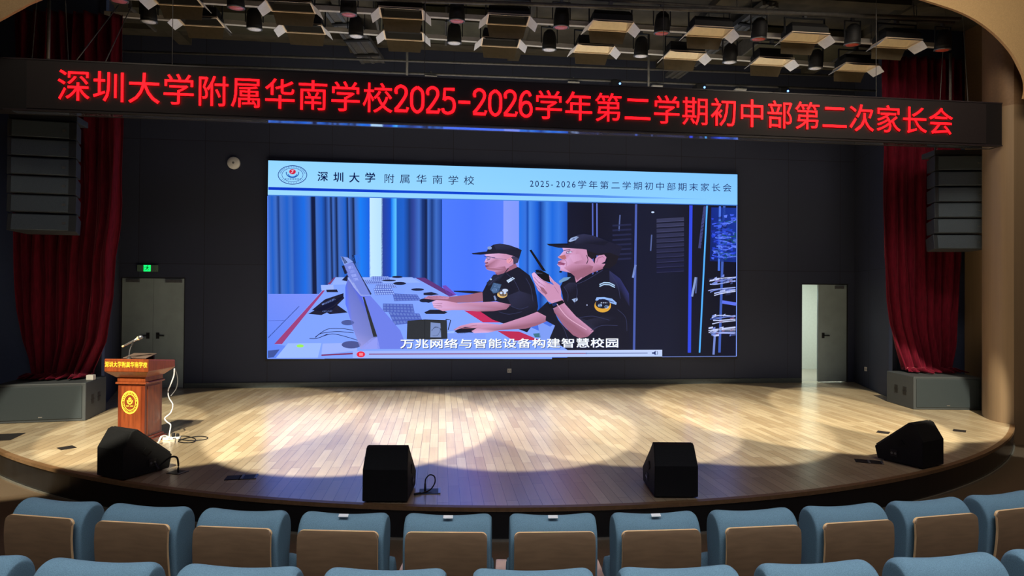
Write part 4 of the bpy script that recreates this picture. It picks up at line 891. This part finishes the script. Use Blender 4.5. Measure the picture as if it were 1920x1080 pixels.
g = G(); g.cyl((-0.06, -0.145, 0.018), (-0.16, -0.19, 0.018), 0.017, 0.017, 10); g.build('connector', M_BLACK, cb)
p0 = on_z(334, 884, 0.01); q0 = Vector((-4.40, 6.93, 0.11))
g = G(); g.tube(smooth_pts([(p0.x, p0.y, 0.006), (p0.x, p0.y, 0.10), (p0.x - 0.02, p0.y, 0.16), (p0.x - 0.08, p0.y - 0.02, 0.16), (p0.x - 0.18, p0.y - 0.05, 0.07), (-4.33, 6.86, 0.06), q0], 6), 0.010); tag(g.build('speaker_cable', M_CABLEB, smooth=True), 'black cable from the floor plate into the left wedge monitor', 'cable')

# ------------------------------------------------------------------ small things on the back wall
t = thing('exit_sign', 'small dark sign box with a green glowing running figure above the left door', 'sign', (-7.135, BACK - 0.06, 2.345))
g = G(); g.bb(-0.185, 0.185, 0, 0.058, -0.065, 0.065); g.build('housing', mat('sign_grey', rgb(92, 116, 102), 0.5), t, bevel=0.006)
g = G(); g.bb(-0.062, 0.066, -0.004, 0.0, -0.06, 0.06); f = g.build('light_panel', M_GREEN, t)
g = G()
for st, w in (([(0.01, 0.03), (0.0, -0.005)], 0.026), ([(0.0, -0.005), (0.03, -0.02), (0.02, -0.05)], 0.013), ([(0.0, -0.005), (-0.015, -0.03), (-0.045, -0.035)], 0.013), ([(0.01, 0.025), (0.04, 0.012)], 0.011), ([(0.005, 0.025), (-0.03, 0.02), (-0.04, 0.0)], 0.011)):
    vs, fs = ribbon(st, w); g.add([(a, -0.006, b) for a, b in vs], fs)
g.cyl((0.018, -0.006, 0.045), (0.018, -0.0055, 0.045), 0.012, n=12)
for bx in ((-0.058, -0.052, -0.05, 0.05), (0.054, 0.06, -0.05, 0.05)): g.bb(bx[0], bx[1], -0.0062, -0.0058, bx[2], bx[3])
g.build('running_figure', M_GREEND, f, fix=False)
t = thing('wall_disc', 'round white disc fixture high on the black wall left of screen', 'wall fixture', (-5.553, BACK, 4.451))
t.rotation_euler = (PI / 2, 0, 0)
g = G(); g.lathe([(0.122, 0.0), (0.122, 0.035), (0.112, 0.05), (0.03, 0.056), (0.0005, 0.056)], 32); g.build('cover', M_WHITE, t, smooth=True)
g = G(); g.lathe([(0.022, 0.056), (0.022, 0.060), (0.001, 0.061)], 16); g.build('centre_mark', M_GREYMET, t)
for px, py, lab in ((955, 695, 'small pale wall socket low on the black wall under the screen'), (1625, 692, 'small pale wall socket low beside the right door')):
    p = on_y(px, py, BACK) if px < 1600 else None
    if p is None:
        d = ray(px, py); k = (7.66 - 6.85) / (BACK - 10.75)         # meets the oblique right wall
        tt = (6.85 - 10.75 * k - EYE.x + EYE.y * k) / (d.x - d.y * k); p = EYE + d * tt
    t = thing('wall_socket', lab, 'wall socket', (p.x, p.y, p.z), 0 if px < 1600 else math.radians(-70), None)
    g = G(); g.bb(-0.043, 0.043, -0.014, -0.001, -0.043, 0.043); g.build('plate', M_PALE, t, bevel=0.004)
    g = G(); g.bb(-0.02, -0.012, -0.016, -0.014, -0.015, 0.01); g.bb(0.012, 0.02, -0.016, -0.014, -0.015, 0.01); g.build('slot', M_BLACK, t)

# ------------------------------------------------------------------ seats
def make_seat(label, arm_left):
    t = thing('auditorium_seat', label, 'seat', (0, 0, 0), 0, 'auditorium seats')
    # curved plywood back
    prof = [(0.012, 1.000), (0.007, 0.985), (0.004, 0.965), (0.002, 0.94), (0.0, 0.90), (0.003, 0.84), (0.010, 0.78), (0.022, 0.70), (0.045, 0.56), (0.085, 0.36)]
    xs = [-0.205, -0.2035, -0.200, -0.195, -0.188, -0.178, -0.14, -0.07, 0.0, 0.07, 0.14, 0.178, 0.188, 0.195, 0.200, 0.2035, 0.205]
    nx = len(xs) - 1; cols = []; g = G(); rad_ = 0.028
    for x in xs:
        ex = abs(x) / 0.205; dx = max(0, abs(x) - (0.205 - rad_))
        ztop = 1.0 - (rad_ - math.sqrt(max(0, rad_ ** 2 - dx ** 2))) - 0.004 * (1 - ex ** 2)
        cols.append([(x, y - 0.010 * ex ** 2, min(z, ztop - 0.0008 * k)) for k, (y, z) in enumerate(prof)])
    n = len(prof); vs = []; fs = []
    for c in cols: vs += c
    off = len(vs)
    for c in cols: vs += [(x, y + 0.014, z + (0.0 if k else 0.0)) for k, (x, y, z) in enumerate(c)]
    for i in range(nx):
        for j in range(n - 1):
            fs.append((i * n + j, (i + 1) * n + j, (i + 1) * n + j + 1, i * n + j + 1)); fs.append((off + i * n + j, off + i * n + j + 1, off + (i + 1) * n + j + 1, off + (i + 1) * n + j))
    g.add(vs, fs); g.mi = 1; e = []
    for i in range(nx): e.append((i * n, off + i * n, off + (i + 1) * n, (i + 1) * n)); e.append((i * n + n - 1, (i + 1) * n + n - 1, off + (i + 1) * n + n - 1, off + i * n + n - 1))
    for j in range(n - 1): e.append((j, j + 1, off + j + 1, off + j)); e.append((nx * n + j, off + nx * n + j, off + nx * n + j + 1, nx * n + j + 1))
    k0 = len(g.v); g.f += [list(f) for f in e]; g.m += [1] * len(e)
    bp = g.build('back_panel', [M_PLY, M_PLYEDGE], t, smooth=True)
    for p_ in bp.data.polygons:
        if p_.material_index: p_.use_smooth = False
    bp.data.set_sharp_from_angle(angle=math.radians(50))
    # upholstered backrest
    pr = [(0.075, 0.42), (0.05, 0.60), (0.030, 0.80), (0.024, 0.93), (0.036, 0.985), (0.068, 1.035), (0.115, 1.058), (0.165, 1.048), (0.20, 1.005), (0.205, 0.94), (0.185, 0.82), (0.17, 0.66), (0.185, 0.52), (0.17, 0.43), (0.12, 0.40)]
    cy = sum(p[0] for p in pr) / len(pr); rings = []
    for x, k in ((-0.226, 0.80), (-0.222, 0.93), (-0.208, 1.0), (-0.15, 1.0), (-0.07, 1.0), (0.0, 1.0), (0.07, 1.0), (0.15, 1.0), (0.208, 1.0), (0.222, 0.93), (0.226, 0.80)):
        ex = abs(x) / 0.226; dip = 0.020 * (1 - min(1, ex * 1.12) ** 2)
        rings.append([(x, cy + (y - cy) * k + 0.012 * (1 - ex ** 2), (0.72 + (z - 0.72) * (k if k > 0.9 else 0.965)) - dip * max(0, (z - 0.9) / 0.158)) for y, z in pr])
    g = G(); g.loft(rings); g.build('backrest', M_SEAT, t, smooth=True, sub=2)
    # tipped-up seat
    g = G(); pr2 = [(0.20, 0.44), (0.19, 0.56), (0.205, 0.70), (0.235, 0.765), (0.29, 0.775), (0.33, 0.73), (0.335, 0.56), (0.31, 0.44)]
    g.loft([[(x, 0.262 + (y - 0.262) * k, 0.6 + (z - 0.6) * (0.96 if k < 1 else 1)) for y, z in pr2] for x, k in ((-0.238, 0.7), (-0.225, 1), (0, 1), (0.225, 1), (0.238, 0.7))])
    g.build('seat_cushion', M_SEAT, t, smooth=True, sub=1)
    for sx in ((-1, 1) if arm_left else (1,)):
        g = G(); g.prism([(0.10, 0.635), (0.12, 0.668), (0.45, 0.672), (0.50, 0.66), (0.50, 0.645)], sx * 0.2725 - 0.032, sx * 0.2725 + 0.032, 'x'); a = g.build('armrest', M_ARM, t, bevel=0.006)
        g = G(); g.bb(sx * 0.2725 - 0.02, sx * 0.2725 + 0.02, 0.14, 0.42, 0.02, 0.638); g.bb(sx * 0.2725 - 0.03, sx * 0.2725 + 0.03, 0.10, 0.46, 0.0, 0.02); g.build('pedestal', M_BLACK, a)
    g = G(); g.bb(-0.235, 0.235, 0.12, 0.25, 0.38, 0.43); g.build('under_frame', M_BLACK, t)
    return t
ORD = ['first', 'second', 'third', 'fourth', 'fifth', 'sixth', 'seventh', 'eighth', 'ninth', 'tenth', 'eleventh', 'twelfth']
def seat_pose(r, ang, z): return (r * math.sin(ang), CS - r * math.cos(ang), z), ang
def seat_row(r, x_first, pitch, n, z, fmt, grp, plates=()):
    a0 = math.asin(x_first / r); first = None
    for i in range(n):
        loc, a = seat_pose(r, a0 + i * pitch / r, z)
        lab = fmt(i)
        if i == 0:
            s = make_seat(lab, True); s.location = loc; s.rotation_euler = (0, 0, a); s['group'] = grp; first = s
        else:
            if i == 1:
                base = make_seat(lab, False); s = base; s.location = loc; s.rotation_euler = (0, 0, a); s['group'] = grp
            else: s = dup(base, loc, a, lab, grp)
        if i in plates:
            g = G(); g.box((0, 0.094, 1.046), (0.050, 0.018, 0.003), Matrix.Rotation(math.radians(35), 3, 'X')); g.build('number_plate', M_WHITE, s)
def fr(i):
    return 'blue seat, %s from the left in the front row%s' % (ORD[i], ', with metal number plate' if 3 <= i <= 6 else '')
seat_row(12.905, -3.558, 0.5465, 11, FLOOR, fr, 'front row seats', (3, 4, 5, 6))
seat_row(13.84, -3.30, 0.555, 9, FLOOR + 0.12, lambda i: 'blue seat, %s from the left in the second row at the bottom' % ORD[i], 'second row seats')

# ------------------------------------------------------------------ lighting rig
def bar(name, p, q, r, m, label, cat='pipe', group=None):
    g = G(); g.cyl(p, q, r, n=12); return tag(g.build(name, m, smooth=True), label, cat, group)
def make_flood(label, open_=False):
    t = thing('flood_light', label, 'stage light', (0, 0, 0), 0, 'barn door floodlights')
    g = G(); w, d = 0.30, 0.165
    g.loft([[(-w, -d, 0), (w, -d, 0), (w, d, 0), (-w, d, 0)], [(-w, -d, 0.10), (w, -d, 0.10), (w, d, 0.10), (-w, d, 0.10)], [(-w * 0.9, -d * 0.55, 0.19), (w * 0.9, -d * 0.55, 0.19), (w * 0.9, d * 0.55, 0.19), (-w * 0.9, d * 0.55, 0.19)]], cap=False)
    g.bb(-w * 0.9, w * 0.9, -d * 0.55, d * 0.55, 0.185, 0.19); g.build('housing', M_BLACK, t)
    g = G(); k = 0.016
    for bx in ((-w - k, w + k, -d - k, -d + 0.004), (-w - k, w + k, d - 0.004, d + k), (-w - k, -w + 0.004, -d, d), (w - 0.004, w + k, -d, d)): g.bb(bx[0], bx[1], bx[2], bx[3], -0.016, 0.008)
    g.build('front_frame', M_RIM, t)
    yb = d * (-0.1 if open_ else 0.72)              # lower lip of the lamp tray
    g = G(); g.add([(-w + 0.01, d - 0.004, 0.0), (w - 0.01, d - 0.004, 0.0), (w * 0.86, yb, 0.075), (-w * 0.86, yb, 0.075)], [(0, 1, 2, 3)])
    g.add([(w - 0.01, d - 0.004, 0.0), (w - 0.01, -d, 0.0), (w * 0.86, -d * 0.8, 0.075), (w * 0.86, yb, 0.075)], [(0, 1, 2, 3)])
    g.add([(-w + 0.01, d - 0.004, 0.0), (-w + 0.01, -d, 0.0), (-w * 0.86, -d * 0.8, 0.075), (-w * 0.86, yb, 0.075)], [(0, 1, 2, 3)])
    g.build('reflector', M_CREAM if open_ else M_BLACK, t, fix=False)
    g = G(); g.bb(-w * 0.87, w * 0.87, -d * 0.85, yb, 0.075, 0.085); g.build('lamp_grid', M_BLACK, t)
    for nm, hinge, out, L_, wd in (('l', (-w - k, 0, -0.012), (-1, 0), 0.15, d), ('r', (w + k, 0, -0.012), (1, 0), 0.15, d), ('f', (0, d + k, -0.012), (0, 1), 0.18, w), ('n', (0, -d - k, -0.012), (0, -1), 0.13, w)):
        a = math.radians({'l': 48, 'r': 48, 'f': 20, 'n': 62}[nm]); g = G()
        ox, oy = out; e = Vector((ox * math.sin(a), oy * math.sin(a), -math.cos(a))); s = Vector((-oy, ox, 0)); h = Vector(hinge); nrm = e.cross(s).normalized() * 0.004
        q = [h - s * wd, h + s * wd, h + s * wd * 0.86 + e * L_, h - s * wd * 0.86 + e * L_]
        g.loft([[p for p in q], [p + nrm for p in q]])
        g.build('barn_door', M_FLAP if nm in 'lr' else (M_BARN if nm == 'f' else M_BLACK), t)
    g = G(); g.bb(-w - 0.04, -w - 0.025, -0.015, 0.015, 0.04, 0.30); g.bb(w + 0.025, w + 0.04, -0.015, 0.015, 0.04, 0.30); g.bb(-w - 0.04, w + 0.04, -0.015, 0.015, 0.29, 0.305); g.build('yoke', M_BLACK, t)
    g = G(); g.bb(-0.025, 0.025, -0.03, 0.03, 0.30, 0.36); g.build('clamp', M_GREYMET, t)
    return t
M_BARN = mat('barn_door_olive', rgb(78, 68, 50), 0.6, noise=0.1)
M_FLAP = mat('pale_flap', rgb(222, 222, 228), 0.5, noise=0.05)
M_RIM = mat('cream_rim', rgb(235, 214, 186), 0.5, noise=0.05)
M_GEL = mat('pink_lens', rgb(214, 120, 134), 0.3, noise=0.2, scale=60)  # pink lens face for the nearer row
M_LENSR = mat('red_lens', rgb(196, 84, 66), 0.3, noise=0.2, scale=60)  # redder lens face, right part of the nearer row
def make_spot(label, lens):
    t = thing('spot_light', label, 'stage light', (0, 0, 0), 0, 'round stage spotlights')
    q = Matrix.Rotation(math.radians(8), 3, 'X')
    g = G(); g.lathe([(0.105, -0.07), (0.118, -0.06), (0.118, 0.0), (0.112, 0.10), (0.095, 0.20), (0.05, 0.245), (0.02, 0.25)], 24, q=q, cap=False); g.build('housing', M_BLACK, t, smooth=True)
    g = G(); g.lathe([(0.104, -0.066), (0.09, -0.080), (0.05, -0.090), (0.002, -0.094)], 24, q=q, cap=False); g.build('lens', lens, t, smooth=True)
    g = G(); g.lathe([(0.104, -0.074), (0.122, -0.074), (0.122, -0.056), (0.104, -0.056)], 24, q=q, cap=False); g.build('lens_ring', M_GREYMET, t, smooth=True)
    g = G(); g.bb(-0.14, -0.128, -0.012, 0.012, 0.04, 0.31); g.bb(0.128, 0.14, -0.012, 0.012, 0.04, 0.31); g.bb(-0.14, 0.14, -0.012, 0.012, 0.298, 0.31); g.build('yoke', M_BLACK, t)
    g = G(); g.bb(-0.02, 0.02, -0.025, 0.025, 0.305, 0.36); g.build('clamp', M_GREYMET, t)
    return t
PROTO = {}
def rig_row(y, zf, fl, sp, where):
    for i, x in enumerate(fl):
        lab = 'floodlight with barn doors, %s from the left on the %s lighting bar' % (ORD[i], where); z = zf(x); k = ('f', x > 0.2)
        if k not in PROTO: PROTO[k] = make_flood(lab, x > 0.2); PROTO[k].location = (x, y, z)
        else: dup(PROTO[k], (x, y, z), 0, lab)
    for i, x in enumerate(sp):
        lab = 'round black spotlight, %s from the left on the %s lighting bar' % (ORD[i], where); z = zf(x)
        m = M_LENS if y > 10 else (M_LENSR if x > 1.2 else M_GEL); k = ('s', m.name)
        if k not in PROTO: PROTO[k] = make_spot(lab, m); PROTO[k].location = (x, y, z)
        else: dup(PROTO[k], (x, y, z), 0, lab)
za = lambda x: 6.0 - 0.004 * x
zb = lambda x: 6.05 - 0.018 * x
rig_row(9.3, za, [-5.2 + 1.57 * i for i in range(8)], [-5.98 + 1.57 * i + 0.02 for i in range(9)], 'nearer')
rig_row(10.3, zb, [-5.24 + 1.577 * i for i in range(8)], [-6.0 + 1.577 * i for i in range(8)], 'farther')
for y, zf, w in ((9.3, za, 'nearer'), (10.3, zb, 'farther')):
    t = thing('lighting_bar', 'long grey double pipe bar that carries the %s row of stage lights' % w, 'lighting bar', (0, y, 0))
    g = G(); g.cyl((-6.8, 0, zf(-6.8) + 0.385), (6.8, 0, zf(6.8) + 0.385), 0.026, n=12); g.build('lower_pipe', M_PIPE, t, smooth=True)
    for x in (-5.9, -2.9, 0.1, 3.1, 6.1):
        g = G(); g.cyl((x, 0, zf(x) + 0.39), (x, 0.05, CEIL), 0.008, n=6); g.build('hanging_rod', M_PIPE, t)
    t = thing('cable_trunking', 'pale straight cable trunking running behind the %s row of stage lights' % w, 'trunking', (0, y, 0))
    g = G(); g.loft([[(xx, yy, zf(xx) + dz) for yy, dz in ((0.29, 0.10), (0.35, 0.10), (0.35, 0.17), (0.29, 0.17))] for xx in (-6.8, 6.8)]); g.build('channel', M_PALE, t)
    for x in (-5.5, -2.5, 0.5, 3.5, 6.4):
        g = G(); g.cyl((x, 0.32, zf(x) + 0.165), (x, 0.32, CEIL), 0.008, n=6); g.build('hanging_rod', M_PIPE, t)
# batten pipes near the back wall
def px_pipe(y, a, b, r, label):
    p, q = on_y(*a, y), on_y(*b, y); return bar('batten_pipe', p, q, r, M_PIPE, label, 'pipe', 'batten pipes')
px_pipe(11.9, (230, 96), (1600, 143), 0.022, 'thin horizontal batten pipe, upper of the pair behind the sign')
px_pipe(11.6, (300, 120), (1662, 171), 0.022, 'thin horizontal batten pipe, lower of the pair just above the sign')
px_pipe(9.0, (480, -10), (1800, 36), 0.03, 'grey pipe at the top of the rig nearest the arch')
for px, lab in ((1160, 'left'), (1317, 'middle'), (1472, 'right')):
    p = on_y(px, 150 + (px - 1160) * 0.045, 11.6)
    t = thing('rig_projector', 'small black device with a blue indicator light on the lower batten, %s of three' % lab, 'stage light', (p.x, 11.6, p.z - 0.01), 0, 'small devices on the batten')
    g = G(); g.bb(-0.16, 0.02, -0.12, 0.12, -0.16, -0.03); g.build('body', M_BLACK, t, bevel=0.01)
    g = G(); g.bb(-0.13, -0.01, -0.01, 0.01, -0.03, 0.02); g.build('bracket', M_GREYMET, t)
    g = G(); g.cyl((-0.01, -0.126, -0.10), (-0.01, -0.12, -0.10), 0.02, n=12); g.build('indicator', M_BLUELED, t)
for px, lab in ((1075, 'left'), (1232, 'middle'), (1388, 'right'), (1078 - 270, 'far left')):
    p = on_y(px, 147 + (px - 1075) * 0.042, 11.6)
    t = thing('pipe_clamp', 'pale metal clamp plate hanging from the lower batten, %s one' % lab, 'clamp', (p.x, 11.6, p.z), 0, 'clamps on the batten')
    g = G(); g.bb(-0.11, 0.11, -0.05, 0.05, -0.10, -0.075); g.build('plate', M_PALE, t)
    g = G(); g.cyl((0.05, 0, -0.08), (0.0, 0, 0.02), 0.01, n=6); g.cyl((-0.05, 0, -0.08), (0.0, 0, 0.02), 0.01, n=6); g.build('strap', M_PIPE, t)
# ducts, trays and rods under the stage ceiling
def duct(x0, x1, y0, y1, z0, z1, label):
    t = thing('air_duct', label, 'duct', ((x0 + x1) / 2, (y0 + y1) / 2, z0), 0, 'air ducts under the stage ceiling')
    hx, hy = (x1 - x0) / 2, (y1 - y0) / 2
    g = G(); g.bb(-hx, hx, -hy, hy, 0, z1 - z0); g.build('casing', M_DUCT, t)
    n = max(1, int((x1 - x0) / 1.2))
    for i in range(n + 1):
        x = -hx + 2 * hx * i / n
        g = G(); g.bb(x - 0.02, x + 0.02, -hy - 0.03, hy + 0.03, -0.03, z1 - z0 - 0.001); g.build('flange', M_PIPE, t)
duct(-2.6, -0.2, 10.9, 11.9, 6.62, 6.86, 'olive air duct box under the ceiling left of centre')
duct(4.35, 6.3, 10.95, 11.8, 6.60, 6.86, 'olive air duct box under the ceiling right of centre')
duct(-6.6, -4.0, 11.0, 11.9, 6.60, 6.86, 'olive air duct box under the ceiling at the left')
def tray(a, b, w, label):
    p, q = on_z(*a, 6.72), on_z(*b, 6.5); q = Vector((q.x, min(q.y, 12.8), q.z)); d = (q - p); L_ = d.length; ang = math.atan2(d.y, d.x)
    t = thing('cable_tray', label, 'cable tray', (p.x, p.y, p.z), ang, 'cable trays')
    t.rotation_euler = (0, -math.asin((q.z - p.z) / L_), ang)
    for s in (-1, 0, 1):
        g = G(); g.bb(0, L_, s * w / 2 - 0.03, s * w / 2 + 0.03, -0.02, 0.06); g.build('rail', M_GREYMET, t)
    g = G(); g.bb(0, L_, -w / 2, w / 2, 0.0, 0.01); g.build('tray_floor', M_PIPE, t)
    for i in range(3):
        g = G(); g.bb(L_ * (0.2 + 0.3 * i) - 0.03, L_ * (0.2 + 0.3 * i) + 0.03, -w / 2 - 0.03, w / 2 + 0.03, -0.045, -0.02); g.build('cross_bar', M_BLACK, t)
tray((632, 20), (700, 118), 0.42, 'pale metal cable tray running to the back wall left of centre')
tray((1445, 10), (1255, 150), 0.26, 'narrow metal cable tray crossing the rig right of centre')
for px0, py0, px1, py1, lab in ((222, 10, 144, 112, 'outer'), (248, 8, 198, 115, 'inner')):
    p, q = on_y(px0, py0, 9.9), on_y(px1, py1, 9.2)
    g = G(); g.cyl(p, q, 0.007, n=6); tag(g.build('steel_wire', M_PIPE, smooth=True), 'thin slanting steel wire at the upper left, %s of the two' % lab, 'wire')
for px, py0, py1, y, lab in ((92, -6, 110, 9.6, 'vertical pipe hanging at the upper left beside the arch'), (1782, 100, 192, 9.7, 'vertical pipe hanging at the upper right behind the sign'), (763, None, 145, 11.55, 'dark upright rod above the sign left of centre'), (1216, None, 166, 11.55, 'grey upright rod above the sign right of centre')):
    q = on_y(px, py1, y); p = on_y(px, py0, y) if py0 is not None else Vector((q.x, y, CEIL))
    bar('drop_pipe', (p.x, y, p.z), (p.x, y, q.z), 0.022, M_PIPE, lab)
g = G()
for x in (-6.5, -3.2, 0.0, 3.2, 6.5): g.bb(x - 0.12, x + 0.12, 8.7, BACK, CEIL - 0.14, CEIL)
for y in (9.8, 11.3, 12.5): g.bb(-9, 9, y - 0.1, y + 0.1, CEIL - 0.1, CEIL)
struct(g, 'trim_3', M_CONC)
